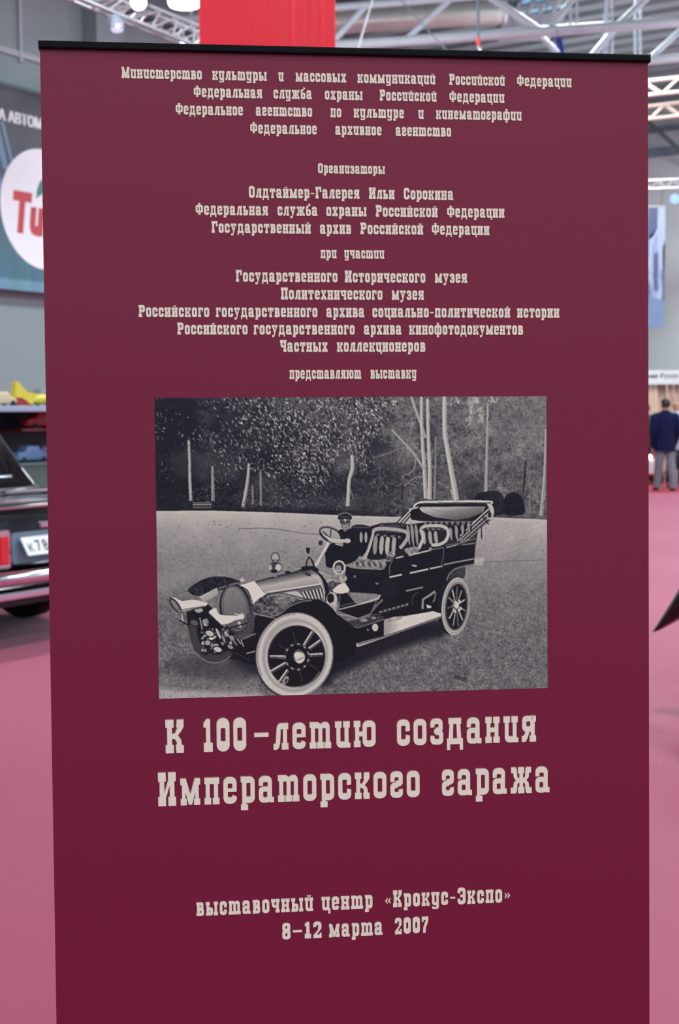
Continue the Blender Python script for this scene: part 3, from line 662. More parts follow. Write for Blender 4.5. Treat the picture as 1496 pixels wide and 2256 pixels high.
    line([(292, 876), (420, 842), (580, 792), (592, 765)], 12, 190, B, sm=False); line([(352, 748), (422, 832)], 9, 150, B); line([(292, 870), (296, 760)], 7, 120, B); line([(300, 850), (410, 820)], 6, 120, B)
    poly([(280, 880), (420, 845), (560, 812), (520, 900), (430, 935), (330, 900)], 26, B)
    # driver
    poly([(282, 300), (330, 282), (390, 288), (425, 335), (440, 430), (425, 500), (350, 540), (190, 545), (180, 470), (215, 400), (270, 385), (300, 350)], 30, B, True, tex=10)
    poly([(305, 230), (372, 230), (372, 262), (350, 292), (325, 292), (308, 265)], 152, B, True)
    ell(325, 250, 8, 4, 70, B); ell(356, 250, 8, 4, 70, B); line([(338, 250), (341, 266)], 5, 120, B); line([(328, 276), (352, 276)], 4, 80, B); line([(306, 240), (314, 275)], 7, 80, B); line([(372, 240), (364, 275)], 6, 90, B)
    ell(333, 197, 53, 33, 48, B); arc(333, 197, 51, 31, 6, 150, B, a0=180, a1=360); poly([(296, 212), (372, 210), (370, 232), (300, 232)], 95, B); line([(296, 232), (335, 240), (374, 230)], 8, 34, B); ell(335, 218, 9, 9, 190, B); line([(300, 195), (366, 193)], 8, 85, B)
    poly([(318, 288), (350, 288), (340, 302), (325, 302)], 120, B)
    # steering wheel and column
    poly([(190, 420), (330, 400), (420, 440), (350, 540), (200, 560)], 28, B, True)
    line([(238, 345), (180, 450), (122, 552)], 25, 206, B); line([(246, 350), (190, 452), (136, 552)], 6, 140, B); line([(180, 470), (186, 570)], 18, 150, B)
    arc(235, 328, 92, 48, 14, 40, B, rot=27); arc(235, 325, 91, 47, 5, 150, B, rot=27, a0=150, a1=290)
    line([(228, 355), (170, 300)], 9, 60, B); line([(228, 350), (230, 285)], 8, 70, B); poly([(190, 330), (240, 352), (330, 360), (320, 385), (230, 380)], 195, B, True)
    ell(350, 370, 26, 18, 190, B); ell(296, 395, 30, 10, 150, B); ell(155, 385, 16, 18, 60, B); line([(260, 392), (320, 410)], 6, 190, B)
    # ---- car, front
    poly([(240, 540), (400, 480), (500, 560), (520, 650), (700, 720), (760, 560), (900, 590), (820, 700), (780, 860), (600, 900), (300, 830), (250, 640)], 30, A)
    # far wheel
    arc(452, 690, 160, 195, 62, 74, A, rot=-12, a0=60, a1=215); arc(440, 700, 185, 222, 10, 120, A, rot=-12, a0=60, a1=190); arc(458, 690, 132, 166, 10, 36, A, rot=-12, a0=60, a1=215); poly([(600, 830), (700, 800), (800, 860), (760, 930), (650, 910)], 24, A, True)
    # engine parts behind the lamps
    for k in range(60):
        x = rs.uniform(355, 610); y = rs.uniform(665, 850); ell(x, y, rs.uniform(8, 24), rs.uniform(6, 16), rs.uniform(25, 210), A, rot=rs.uniform(0, 180))
    for x, y, rx, ry, v, ro in ((415, 700, 35, 24, 190, 20), (480, 700, 14, 50, 185, -25), (400, 770, 26, 22, 165, 0), (475, 820, 34, 22, 200, 15), (570, 800, 26, 18, 150, 30), (300, 620, 34, 24, 100, 20), (520, 740, 12, 40, 150, -20)): ell(x, y, rx, ry, v, A, rot=ro); arc(x, y, rx, ry, 7, 35, A, rot=ro)
    for p in ([(570, 720), (620, 790)], [(600, 710), (650, 780)], [(640, 720), (670, 800)], [(340, 580), (360, 670)], [(690, 850), (770, 830)]): line(p, 10, 150, A)
    line([(560, 830), (640, 860), (720, 900)], 8, 60, A)
    # far mudguard and far lamp
    poly([(252, 376), (330, 312), (430, 276), (540, 276), (645, 312), (590, 350), (470, 380), (330, 418)], 44, A, True, tex=26); line([(255, 372), (340, 308), (440, 276), (540, 276)], 6, 70, A)
    poly([(335, 425), (470, 355), (482, 400), (430, 440), (370, 462)], (195, 150), A, grad=((380, 380), (430, 460)), tex=8); line([(480, 360), (560, 340)], 12, 120, A)
    poly([(122, 440), (150, 430), (200, 452), (300, 442), (392, 462), (382, 496), (300, 510), (235, 528), (185, 535), (140, 490)], 222, A, True)
    line([(200, 455), (300, 445), (390, 464)], 6, 120, A); line([(190, 525), (300, 508), (380, 494)], 10, 130, A)
    ell(158, 490, 22, 62, 105, A, rot=-36); arc(158, 490, 24, 64, 8, 45, A, rot=-36); ell(152, 484, 10, 42, 140, A, rot=-36)
    poly([(175, 525), (225, 540), (245, 590), (225, 622), (195, 605)], 115, A, True, tex=20); line([(205, 560), (215, 610)], 10, 190, A); line([(185, 600), (260, 640)], 10, 40, A)
    poly([(300, 525), (350, 510), (365, 530), (330, 545)], 170, A, True); poly([(360, 600), (400, 590), (405, 640), (370, 640)], 150, A, True, tex=40)
    # radiator
    ell(612, 520, 118, 190, 72, A, rot=-9); arc(612, 520, 116, 188, 12, 45, A, rot=-9); ell(606, 508, 88, 158, (140, 122, 96), A, rot=-9, grad=((560, 360), (640, 680)), tex=5); arc(606, 510, 96, 168, 7, 130, A, rot=-9)
    poly([(700, 560), (745, 470), (742, 690), (660, 745), (600, 720), (690, 660)], 82, A, True, tex=8)
    line([(660, 742), (760, 700)], 12, 120, A)
    poly([(645, 342), (700, 322), (762, 314), (835, 395), (828, 420), (738, 482), (716, 420), (690, 370)], 226, A, True); line([(650, 345), (700, 380), (726, 440), (736, 485)], 8, 60, A); line([(762, 316), (832, 398)], 6, 90, A)
    ell(660, 298, 18, 15, 190, A); ell(662, 282, 8, 10, 170, A); line([(560, 335), (640, 318)], 12, 120, A)
    # near lamp
    poly([(408, 545), (458, 508), (492, 556), (600, 566), (672, 558), (660, 600), (610, 606), (560, 632), (512, 642), (470, 605)], 224, A, True); line([(500, 640), (560, 628), (612, 604), (668, 596)], 9, 110, A); line([(598, 550), (640, 556), (668, 545)], 8, 190, A); line([(412, 548), (470, 606), (512, 644)], 6, 90, A)
    ell(640, 632, 12, 26, 190, A, rot=-20); line([(560, 660), (700, 620)], 10, 36, A)
    # bonnet
    poly([(755, 312), (900, 275), (1060, 236), (1110, 212), (1190, 215), (1262, 300), (1262, 345), (1040, 366), (832, 398)], (72, 130, 190, 172, 150), A, grad=((960, 255), (985, 385)), tex=3)
    line([(760, 312), (905, 274), (1060, 238), (1110, 214)], 8, 46, A); line([(835, 392), (1040, 360), (1255, 326)], 9, 214, A); line([(838, 404), (1040, 374), (1255, 340)], 7, 70, A)
    ell(1150, 255, 26, 12, 70, A, rot=20)
    poly([(960, 402), (1255, 350), (1278, 455), (1150, 448), (1060, 430)], 105, A)
    poly([(965, 402), (1070, 384), (1120, 440), (1060, 428)], 190, A, True)
    for k in range(6): line([(1112 + k * 26, 386 - k * 5), (1142 + k * 24, 442 - k * 1)], 11, 200, A); line([(1124 + k * 26, 384 - k * 5), (1154 + k * 24, 440)], 8, 40, A)
    line([(1105, 216), (1190, 212), (1262, 275), (1292, 360), (1300, 460)], 34, 24, A); line([(1190, 258), (1240, 310), (1268, 380), (1276, 450)], 8, 200, A); line([(1170, 222), (1225, 255), (1262, 310), (1285, 400)], 5, 130, A)
    line([(1230, 230), (1290, 290), (1325, 370)], 14, 160, A)
    # bulkhead and side lamp
    poly([(1230, 215), (1290, 250), (1380, 290), (1440, 330), (1420, 400), (1340, 380), (1310, 340)], 165, A, True, tex=24)
    poly([(1300, 330), (1350, 300), (1400, 320), (1390, 380), (1330, 390)], 90, A, True, tex=30)
    ell(1386, 205, 44, 50, 60, A); arc(1386, 205, 42, 48, 14, 200, A); ell(1380, 215, 24, 28, 150, A); line([(1345, 225), (1425, 235)], 8, 190, A)
    poly([(1330, 258), (1430, 262), (1442, 300), (1400, 320), (1340, 305)], 160, A, True, tex=30)
    poly([(1338, 375), (1400, 325), (1440, 335), (1460, 385), (1380, 400)], 218, A, True)
    ell(1330, 445, 40, 55, 190, A); ell(1322, 435, 26, 36, 30, A); poly([(1300, 480), (1365, 470), (1360, 545), (1335, 540)], 180, A, True, tex=20)
    # far side lamp, horn
    ell(905, 205, 54, 44, 96, A, tex=34); ell(908, 130, 30, 36, 176, A); arc(908, 130, 29, 35, 6, 60, A); line([(880, 150), (936, 150)], 6, 70, A); ell(930, 205, 22, 26, 200, A); ell(868, 205, 14, 22, 180, A); line([(905, 240), (905, 275)], 30, 140, A); ell(900, 232, 24, 14, 40, A)
    line([(982, 240), (992, 195), (1030, 190), (1050, 215), (1090, 210)], 6, 170, A); ell(1000, 240, 24, 10, 40, A)
    poly([(1138, 60), (1165, 60), (1162, 95), (1145, 95)], 36, A, True); line([(1153, 90), (1158, 130)], 9, 60, A); line([(1160, 125), (1140, 170), (1140, 212)], 10, 36, A); line([(1160, 125), (1185, 160), (1202, 212)], 12, 30, A); line([(1166, 130), (1168, 200)], 5, 150, A); ell(1156, 112, 8, 8, 170, A)
    # near mudguard
    poly([(738, 490), (835, 408), (960, 396), (1150, 440), (1240, 448), (1330, 505), (1392, 610), (1420, 760), (1300, 860), (1060, 600), (960, 590), (870, 574), (780, 556)], 20, A, True)
    poly([(738, 492), (835, 408), (960, 398), (1140, 442), (1060, 460), (980, 515), (930, 555), (870, 568), (790, 550)], 96, A, True, tex=40)
    line([(850, 420), (960, 410), (1120, 446)], 10, 150, A); poly([(940, 420), (1060, 436), (980, 480), (900, 470)], 150, A, True, a=.6, tex=20)
    line([(742, 545), (800, 560), (872, 572), (940, 556), (1010, 500), (1100, 462), (1180, 452)], 8, 140, A)
    poly([(1290, 560), (1380, 560), (1496, 650), (1530, 700), (1500, 860), (1430, 900), (1330, 930)], 20, A)
    # near wheel
    ell(1040, 868, 285, 322, 60, A, rot=10)
    ell(1052, 862, 290, 322, (200, 176, 188, 214), A, rot=10, grad=((800, 1000), (1330, 720)))
    arc(1054, 862, 262, 296, 26, 205, A, rot=10); arc(1058, 866, 236, 264, 20, 172, A, rot=10); arc(1050, 862, 286, 318, 5, 120, A, rot=10)
    arc(1052, 862, 276, 308, 10, 158, A, rot=10, a0=140, a1=260)
    ell(1066, 872, 217, 234, 60, A, rot=8); ell(1068, 873, 206, 224, 20, A, rot=8)
    line([(935, 1060), (1000, 1098), (1090, 1098), (1180, 1060), (1240, 985)], 9, 118, A); line([(960, 1075), (1010, 1105), (1090, 1106)], 5, 190, A)
    for p in ([(1188, 686), (1122, 792)], [(1248, 752), (1160, 816)], [(1266, 856), (1168, 862)], [(868, 874), (982, 876)], [(876, 986), (986, 922)], [(938, 1066), (1002, 974)]):
        line(p, 25, 168, A); line([(x + 3, y + 5) for x, y in p], 9, 70, A); line([(x - 3, y - 6) for x, y in p], 5, 215, A)
    for p in ([(930, 780), (1000, 830)], [(1040, 690), (1060, 770)], [(1160, 930), (1230, 970)], [(1090, 980), (1110, 1070)]): line(p, 18, 36, A); line(p, 4, 80, A)
    ell(985, 1050, 20, 34, 150, A, rot=30); ell(988, 1055, 8, 18, 60, A, rot=30)
    for k in range(22):
        t = k * 2 * math.pi / 22; ell(1070 + 88 * math.cos(t), 875 + 96 * math.sin(t), 8, 14, 140 if k % 2 else 50, A, rot=math.degrees(t))
    ell(1075, 875, 66, 74, 24, A); ell(1085, 872, 46, 52, 130, A); ell(1095, 884, 38, 42, 205, A); ell(1074, 862, 26, 24, 222, A); arc(1088, 876, 44, 50, 5, 60, A); line([(1070, 900), (1120, 880)], 6, 120, A)
    # grain and the softness of an enlargement
    I[:] = I + 7 * rs.normal(size=I.shape)
    out = blur(np.clip(I, 16, 236), 1.15)
    return np.clip(out + (out - blur(out, 5.0)) * .25, 14, 240)
# the print as a fine mesh carrying its own ink colours
def build_print():
    L = draw_print()
    PX = ((18, 27), (1467, 22), (1474, 1102), (33, 1143))       # print corners in the drawing
    src = [(0, 0), (1, 0), (1, 1), (0, 1)]; rows = []; rhs = []
    for (u, v), (x, y) in zip(src, PX):
        rows.append([u, v, 1, 0, 0, 0, -u * x, -v * x]); rhs.append(x); rows.append([0, 0, 0, u, v, 1, -u * y, -v * y]); rhs.append(y)
    h = np.linalg.solve(np.array(rows, float), np.array(rhs, float))
    NX, NY = 860, 650
    u = np.linspace(0, 1, NX)[None, :]; v = np.linspace(0, 1, NY)[:, None]
    w = h[6] * u + h[7] * v + 1; X = (h[0] * u + h[1] * v + h[2]) / w; Y = (h[3] * u + h[4] * v + h[5]) / w
    X = np.clip(X, 0, L.shape[1] - 1.01); Y = np.clip(Y, 0, L.shape[0] - 1.01)
    xi, yi = X.astype(int), Y.astype(int); fx, fy = X - xi, Y - yi
    lum = L[yi, xi] * (1 - fx) * (1 - fy) + L[yi, xi + 1] * fx * (1 - fy) + L[yi + 1, xi] * (1 - fx) * fy + L[yi + 1, xi + 1] * fx * fy
    k = [0, 30, 128, 220, 255]
    rgb = np.stack([np.interp(lum, k, a) for a in INK], -1) / 255.
    rgb = np.where(rgb <= .04045, rgb / 12.92, ((rgb + .055) / 1.055) ** 2.4)
    U0, U1, VA, VB = .1478, .7011, .4828, .9007
    co = np.zeros((NY, NX, 3)); co[..., 0] = U0 + (U1 - U0) * u - W / 2; co[..., 1] = -.0005; co[..., 2] = V0 - (VA + (VB - VA) * v)
    idx = np.arange(NX * NY).reshape(NY, NX)
    quads = np.stack([idx[:-1, :-1], idx[1:, :-1], idx[1:, 1:], idx[:-1, 1:]], -1).reshape(-1, 4)
    me = bpy.data.meshes.new('printed_photograph'); me.vertices.add(NX * NY); me.vertices.foreach_set('co', co.ravel())
    nq = len(quads); me.loops.add(nq * 4); me.loops.foreach_set('vertex_index', quads.ravel()); me.polygons.add(nq)
    me.polygons.foreach_set('loop_start', np.arange(nq) * 4); me.polygons.foreach_set('loop_total', np.full(nq, 4))
    me.update(calc_edges=True)
    at_ = me.color_attributes.new('ink', 'FLOAT_COLOR', 'POINT'); col = np.ones((NX * NY, 4)); col[:, :3] = rgb.reshape(-1, 3); at_.data.foreach_set('color', col.ravel())
    m = bpy.data.materials.new('sepia_photo_print'); m.use_nodes = True; nt = m.node_tree; b = nt.nodes['Principled BSDF']
    a = nt.nodes.new('ShaderNodeVertexColor'); a.layer_name = 'ink'; nt.links.new(a.outputs[0], b.inputs['Base Color'])
    b.inputs['Roughness'].default_value = .45; b.inputs['Specular IOR Level'].default_value = .28
    me.materials.append(m); o = bpy.data.objects.new('printed_photograph', me); COL.objects.link(o); o.parent = rb
    o['label'] = 'sepia print of an open veteran motor car with a uniformed driver'
INK = ([3, 14, 130, 242, 252], [3, 13, 130, 240, 250], [12, 24, 124, 216, 234])
build_print()
# ---------------------------------------------------------------- overhead steel, lamps, hanging things
def rod(p, q, r, name, m, parent, n=10): return MB().tube([p, q], r, n).build(name, m, parent, smooth=True)

def local(t): return Matrix.Translation(-Vector(t.location))

def lattice(name, label, a0, a1, b0, b1, r, bays, depth, m, group, hang=True):
    """Box truss: lower chords a0-a1, upper chords b0-b1, doubled at +depth, laced in a zigzag."""
    a0, a1, b0, b1 = map(Vector, (a0, a1, b0, b1)); t = thing(name, label, 'truss', (a0 + a1) / 2, 0, group); off = Vector(t.location); dv = Vector((0, depth, .02))
    for p, q in ((a0, a1), (b0, b1), (a0 + dv, a1 + dv), (b0 + dv, b1 + dv)): rod(p - off, q - off, r, 'chord', m, t)
    z = MB()
    for d in (Vector((0, 0, 0)), dv):
        for k in range(bays):
            u0, um, u1 = k / bays, (k + .5) / bays, (k + 1) / bays
            z.tube([a0.lerp(a1, u0) + d - off, b0.lerp(b1, um) + d - off], r * .5, 8); z.tube([b0.lerp(b1, um) + d - off, a0.lerp(a1, u1) + d - off], r * .55, 8)
    for k in range(bays + 1): z.tube([a0.lerp(a1, k / bays) - off, a0.lerp(a1, k / bays) + dv - off], r * .5, 8)
    z.build('lacing', m, t, smooth=True)
    if hang:
        for u in (.08, .92):
            p = b0.lerp(b1, u) + dv * .5; rod(p - off, Vector((p.x, p.y, CEIL + .05)) - off, .006, 'hanger', m_dark, t)
        for u in (.08, .92): MB().tube([b0.lerp(b1, u) - off, b0.lerp(b1, u) + dv - off], r * .5, 8).build('hanger_bar', m_dark, t)
    return t

def members(name, label, chords, diags, verts, y, group=None):
    t = thing(name, label, 'truss', at(chords[0][2][0], chords[0][2][1], y), 0, group); off = Vector(t.location)
    for nm, L in (('chord', chords), ('diagonal', diags), ('vertical', verts)):
        for p, r, q in [(c[0], c[1], c[2]) for c in L]:
            rod(at(*p, y) - off, at(*q, y) - off, r, nm, m_tube, t, 14)
    return t

t1 = members('roof_truss', 'large pale tubular roof truss running behind the red hanging banner above the burgundy banner', 
    [((380, 45), .056, (1120, -14)), ((380, 126), .074, (1640, 38))],
    [((725, 100), .047, (806, 12)), ((888, 92), .045, (994, -4)), ((1076, -8), .056, (1190, 68)), ((1206, 66), .04, (1275, -16)), ((1360, 57), .05, (1448, -26)), ((560, 114), .045, (640, 25))],
    [((x, 66), .017, (x, -40)) for x in (1257, 1271, 1335, 1349)], 20.0)
for x in (420, 1080): rod(at(x, 40 if x < 800 else -10, 20) - Vector(t1.location), Vector((at(x, 40 if x < 800 else -10, 20).x, 20, CEIL + .05)) - Vector(t1.location), .03, 'hanger', m_tube, t1)
for x in (1257, 1271, 1335, 1349): rod(at(x, -40, 20) - Vector(t1.location), Vector((at(x, -40, 20).x, 20, CEIL + .05)) - Vector(t1.location), .017, 'hanger', m_tube, t1)
t2 = members('roof_truss', 'lower pale tubular roof truss behind the top right corner of the burgundy banner',
    [((1180, 160), .066, (1640, 112))], [((1282, 150), .05, (1358, 60)), ((1422, 138), .042, (1520, 48)), ((1182, 70), .042, (1262, 152))], [((x, 128), .018, (x, 52)) for x in (1337, 1349)] + [((x, 178), .018, (x, 52)) for x in (1400, 1411)], 20.25)
for x in (1337, 1349, 1400, 1411): rod(at(x, 52, 20.25) - Vector(t2.location), Vector((at(x, 52, 20.25).x, 20.25, CEIL + .05)) - Vector(t2.location), .018, 'hanger', m_tube, t2)

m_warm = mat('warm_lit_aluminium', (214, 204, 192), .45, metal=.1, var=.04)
lattice('stage_truss', 'bright aluminium stage truss just right of the burgundy banner, upper of the two lit ones', at(1300, 222, 22), at(1700, 180, 22), at(1300, 192, 22), at(1700, 146, 22), .024, 5, .16, m_warm, None)
lattice('stage_truss', 'bright aluminium stage truss just right of the burgundy banner, lower of the two lit ones', at(1300, 276, 22.5), at(1700, 232, 22.5), at(1300, 250, 22.5), at(1700, 200, 22.5), .026, 6, .16, m_warm, None)
lattice('stage_truss', 'faint grey stage truss against the far end wall above the hanging city picture', at(1330, 420, 29), at(1640, 408, 29), at(1330, 402, 29), at(1640, 388, 29), .025, 9, .2, m_alu, None)
lattice('lighting_truss', 'slanting aluminium lighting truss with spotlights, left of the red hanging banner', at(100, -36, 14), at(520, 138, 14), at(190, -44, 14), at(520, 92, 14), .022, 9, .35, m_alu, None)
for u, e in ((.3, 16), (.72, 14)):
    p = at(1300 + 400 * u, 150, 21.2); area('stage_lamp_light', (p.x, p.y, p.z), .4, e, (1, .93, .84), (p.x, 22.4, p.z - .55))

m_lens = mat('glowing_lamp_lens', (255, 250, 238), .3, emit=(255, 250, 238), strength=7)
m_cool = mat('cool_glowing_lens', (220, 235, 255), .3, emit=(226, 238, 255), strength=5)
m_housing = mat('pale_blue_grey_lamp_housing', (186, 204, 224), .4, var=.05)
def spotlight(label, px, py, y, r, length, lens, aim=(0, -.9, -.45), up_to=None):
    c = at(px, py, y); t = thing('spotlight', label, 'lamp', c, 0); d = Vector(aim).normalized(); M = d.to_track_quat('Z', 'Y').to_matrix().to_4x4()
    MB().lathe([(0, -length), (r * .7, -length), (r * .85, -length * .6), (r, 0), (r * .92, 0), (r * .9, -.02), (0, -.02)], M).build('housing', m_housing, t, smooth=True)
    MB().lathe([(0, .0), (r * .86, -.005), (r * .88, -.018), (0, -.018)], M).build('lens', lens, t, smooth=True)
    yk = MB(); s = d.orthogonal().normalized(); s = Vector((1, 0, 0)); h = Vector(up_to) - c if up_to is not None else Vector((0, 0, .3))
    b = -d * length * .4
    yk.tube([b + s * r, b + s * r * 1.12, b + s * r * 1.12 + Vector((0, 0, r * 1.3)), b - s * r * 1.12 + Vector((0, 0, r * 1.3)), b - s * r * 1.12, b - s * r], .008, 8); yk.tube([b + Vector((0, 0, r * 1.3)), h], .01, 8)
    yk.build('yoke', m_alu, t, smooth=True); return t
spotlight('glaring white spotlight at the upper edge of the slanting lighting truss', 305, 6, 13.9, .085, .3, m_lens, (.1, -.8, -.6), at(300, -14, 14))
s2 = spotlight('pale blue lantern hanging below the left end of the slanting lighting truss', 258, 66, 14.0, .07, .22, mat('pale_lantern_glass', (206, 222, 242), .2, emit=(200, 216, 240), strength=.9), (.05, -.3, -.95), at(250, 28, 14))
MB().sphere((.02, -.075, .02), .016).build('bulb', m_cool, s2, smooth=True)
spotlight('small bright bluish spotlight on the truss just above the black banner rail', 403, 92, 14.05, .03, .16, m_cool, (0, -.9, -.3), at(403, 70, 14.1))
hb = thing('pendant_lamp', 'large glowing white pendant lamp beside the top of the red hanging banner', 'lamp', at(406, 2, 17))
MB().lathe([(0, -.02), (.18, -.06), (.196, -.02), (.2, .06), (0, .08)]).build('diffuser', m_lens, hb, smooth=True)
MB().lathe([(.198, .03), (.206, .03), (.2, .1), (.12, .26), (.05, .32), (0, .32)]).build('reflector', mat('cream_lamp_shade', (230, 224, 200), .4), hb, smooth=True)
MB().tube([(0, 0, .3), (0, 0, CEIL + .05 - hb.location.z)], .008).build('cable', m_dark, hb)

# silver duct, white duct box, hoist, cables, navy cloth
d0, d1 = at(690, 50, 22.5), at(1114, 24, 22.5); du = thing('ventilation_duct', 'long silver round ventilation duct under the roof, right of the red hanging banner', 'duct', (d0 + d1) / 2)
off = Vector(du.location); ax = (d1 - d0).normalized(); n_ = 46; prof = []
for k in range(n_ + 1):
    prof.append((d0.lerp(d1, k / n_) - off, .20 if k % 4 else .206))
MB().tube([p for p, r in prof], [r for p, r in prof], 28).build('duct_pipe', mat('galvanised_duct', (186, 196, 188), .36, metal=.25, var=.08, scale=3), du, smooth=True)
MB().tube([d1 - ax * .05 - off, d1 + ax * .01 - off], .216, 28).build('end_collar', m_tube, du, smooth=True)
for u in (.2, .8):
    p = d0.lerp(d1, u); rod(p - off, Vector((p.x, p.y, CEIL + .05)) - off, .01, 'hanger', m_dark, du)
w0, w1 = at(1104, 70, 23.4), at(1222, 30, 23.4)
wb_ = thing('duct_box', 'square white air duct box hanging under the blue skylight', 'duct', ((w0.x + w1.x) / 2, 23.5, w0.z)); hh = w1.z - w0.z; ww = w1.x - w0.x
MB().box(-ww / 2, ww / 2, -.1, .5, 0, hh, bev=.02).build('box_casing', m_tube, wb_)
for k in (-1, 1): MB().box(k * ww * .25 - .012, k * ww * .25 + .012, -.115, -.1, .02, hh - .02).build('joint_strip', m_alu, wb_)
for k in (-1, 1): MB().tube([(k * ww * .4, .2, hh - .02), (k * ww * .4, .2, CEIL + .05 - w0.z)], .01).build('hanger', m_dark, wb_)
hk = thing('hoist_hook', 'dark hoist cable ending in a small red hook block above the black banner rail', 'hoist', at(1054, 92, 18))
top = Vector((at(1050, -30, 18).x, 18, CEIL + .05)) - Vector(hk.location)
MB().tube([(0, 0, .06), top], .016).build('cable', m_dark, hk)
blk = MB(); blk.box(-.02, .02, -.02, .02, -.05, .06, bev=.008); blk.build('hook_block', mat('red_hook_block', (222, 62, 48), .4), hk)
MB().tube([(0, 0, -.05), (0, 0, -.09), (.02, 0, -.12), (.035, 0, -.10), (.03, 0, -.075)], .009).build('hook', m_alu, hk)
for lab, p, q, r in (('thin dark stay cable crossing the lower chord of the large roof truss', (872, -12), (990, 118), .008), ('thin pale stay cable beside the right edge of the red hanging banner', (818, 8), (788, 108), .013)):
    P, Q = at(*p, 18.6), at(*q, 18.6); Q = Q + (Q - P) * .1; P2 = P + (P - Q) * ((CEIL + .05 - P.z) / (P.z - Q.z))
    tag(MB().tube([P2, Q], r, 8).build('stay_cable', m_alu if r > .01 else m_dark), lab, 'cable')
nv = MB(); c = at(1232, 90, 19.7); pts = [(-.045, .04), (.03, .05), (.055, -.06), (.075, -.2), (.03, -.24), (.0, -.12), (-.05, -.02)]
nv.prism([(c.x + x, c.z + z) for x, z in pts], 'y', 19.69, 19.70); tag(nv.build('cloth', mat('navy_cloth', (30, 44, 130), .8)), 'small navy blue cloth hanging from the large roof truss', 'cloth')
MB().tube([(c.x, 19.7, c.z + .03), (c.x, 20.0, c.z + .26)], .006).build('tie_cord', m_dark, bpy.data.objects['cloth'])

# red hanging banner
xl, xr = at(438.5, 50, 11).x, at(739, 50, 11).x; zt, zb = 5.6, at(600, 190, 11).z
hbn = thing('hanging_banner', 'plain bright red cloth banner hanging above the burgundy banner', 'banner', ((xl + xr) / 2, 11, zb)); wv = xr - xl; hv = zt - zb
N, Mz = 90, 12; vs = []; fs = []
for j in range(Mz + 1):
    for i in range(N + 1):
        u = i / N; amp = .012 * min(1, max(.12, (u - .35) * 3)); yy = amp * (math.sin(u * 31 + .5 * math.sin(j * .3)) + .6 * math.sin(u * 57 + 1.3)) * (.6 + .4 * j / Mz)
        vs.append(((u - .5) * wv, yy, hv * j / Mz))
for j in range(Mz):
    for i in range(N): a = j * (N + 1) + i; fs.append((a, a + 1, a + N + 2, a + N + 1))
cl = MB().add(vs, fs).build('banner_cloth', mat('bright_red_cloth', (226, 40, 56), .5, spec=.3, var=.03, sheen=.3), hbn, smooth=True)
sm = cl.modifiers.new('thick', 'SOLIDIFY'); sm.thickness = .002
MB().tube([(-wv / 2 - .05, 0, hv), (wv / 2 + .05, 0, hv)], .02).build('top_pole', m_alu, hbn)
for k in (-1, 1): MB().tube([(k * wv * .4, 0, hv), (k * wv * .4, 0, CEIL + .05 - zb)], .005).build('suspension_cable', m_dark, hbn)

# ---------------------------------------------------------------- poster on the left wall, city picture on the end wall
def on_plane(px, py, p0, n):
    d = ray(px, py); return EYE + d * ((p0 - EYE).dot(n) / d.dot(n))
PW0 = WL - BX * .22                                     # poster plane, a hand's breadth off the wall
def tz(px, py):
    q = on_plane(px, py, PW0, BX); return (q - PW0).dot(AX), q.z
z1 = tz(45, 200)[1]; z1 = (tz(0, 186)[1] + tz(88, 212)[1]) / 2; z0 = (tz(0, 637)[1] + tz(92, 643)[1]) / 2
po = thing('advertising_poster', 'dark teal printed poster with white oval bearing red letters on left wall', 'poster'); po.matrix_world = Matrix(((AX.x, BX.x, 0, PW0.x), (AX.y, BX.y, 0, PW0.y), (0, 0, 1, z0), (0, 0, 0, 1)))
hgt = z1 - z0
mp = bpy.data.materials.new('teal_poster_print'); mp.use_nodes = True; nt = mp.node_tree; b = nt.nodes['Principled BSDF']; b.inputs['Roughness'].default_value = .4
tc = nt.nodes.new('ShaderNodeTexCoord'); sp = nt.nodes.new('ShaderNodeSeparateXYZ'); nt.links.new(tc.outputs['Object'], sp.inputs[0])
mr = nt.nodes.new('ShaderNodeMapRange'); mr.inputs['From Max'].default_value = hgt; nt.links.new(sp.outputs[2], mr.inputs[0])
cr = nt.nodes.new('ShaderNodeValToRGB'); e = cr.color_ramp.elements; e[0].position = 0; e[0].color = (*lin((92, 150, 172)), 1); e[1].position = .97; e[1].color = (*lin((56, 56, 68)), 1)
for pos, c3 in ((.045, (96, 152, 172)), (.06, (58, 116, 138)), (.2, (66, 112, 130)), (.45, (64, 84, 98)), (.75, (66, 72, 82)), (.99, (28, 30, 36))):
    x = e.new(pos); x.color = (*lin(c3), 1)
nt.links.new(mr.outputs[0], cr.inputs[0])
nz = nt.nodes.new('ShaderNodeTexNoise'); nz.inputs['Scale'].default_value = 1.6; nz.inputs['Detail'].default_value = 3; mp_ = nt.nodes.new('ShaderNodeMapping'); mp_.inputs['Scale'].default_value = (2.4, 1, .5); mp_.inputs['Rotation'].default_value = (0, .35, 0)
nt.links.new(tc.outputs['Object'], mp_.inputs[0]); nt.links.new(mp_.outputs[0], nz.inputs['Vector'])
mx = nt.nodes.new('ShaderNodeMix'); mx.data_type = 'RGBA'; mx.blend_type = 'OVERLAY'; mx.inputs[0].default_value = .45; nt.links.new(cr.outputs[0], mx.inputs[6]); nt.links.new(nz.outputs['Color'], mx.inputs[7])
hs = nt.nodes.new('ShaderNodeHueSaturation'); hs.inputs['Saturation'].default_value = .9; nt.links.new(mx.outputs[2], hs.inputs['Color']); nt.links.new(hs.outputs[0], b.inputs['Base Color'])
MB().box(-3.2, 1.32, -.004, .004, 0, hgt).build('poster_sheet', mp, po)
MB().box(-3.25, 1.36, -.02, .02, hgt, hgt + .05).build('top_bar', m_dark, po)
for x in (-2.8, 1.0): MB().box(x - .03, x + .03, .0, .218, hgt - .0, hgt + .04).build('wall_bracket', m_dark, po)
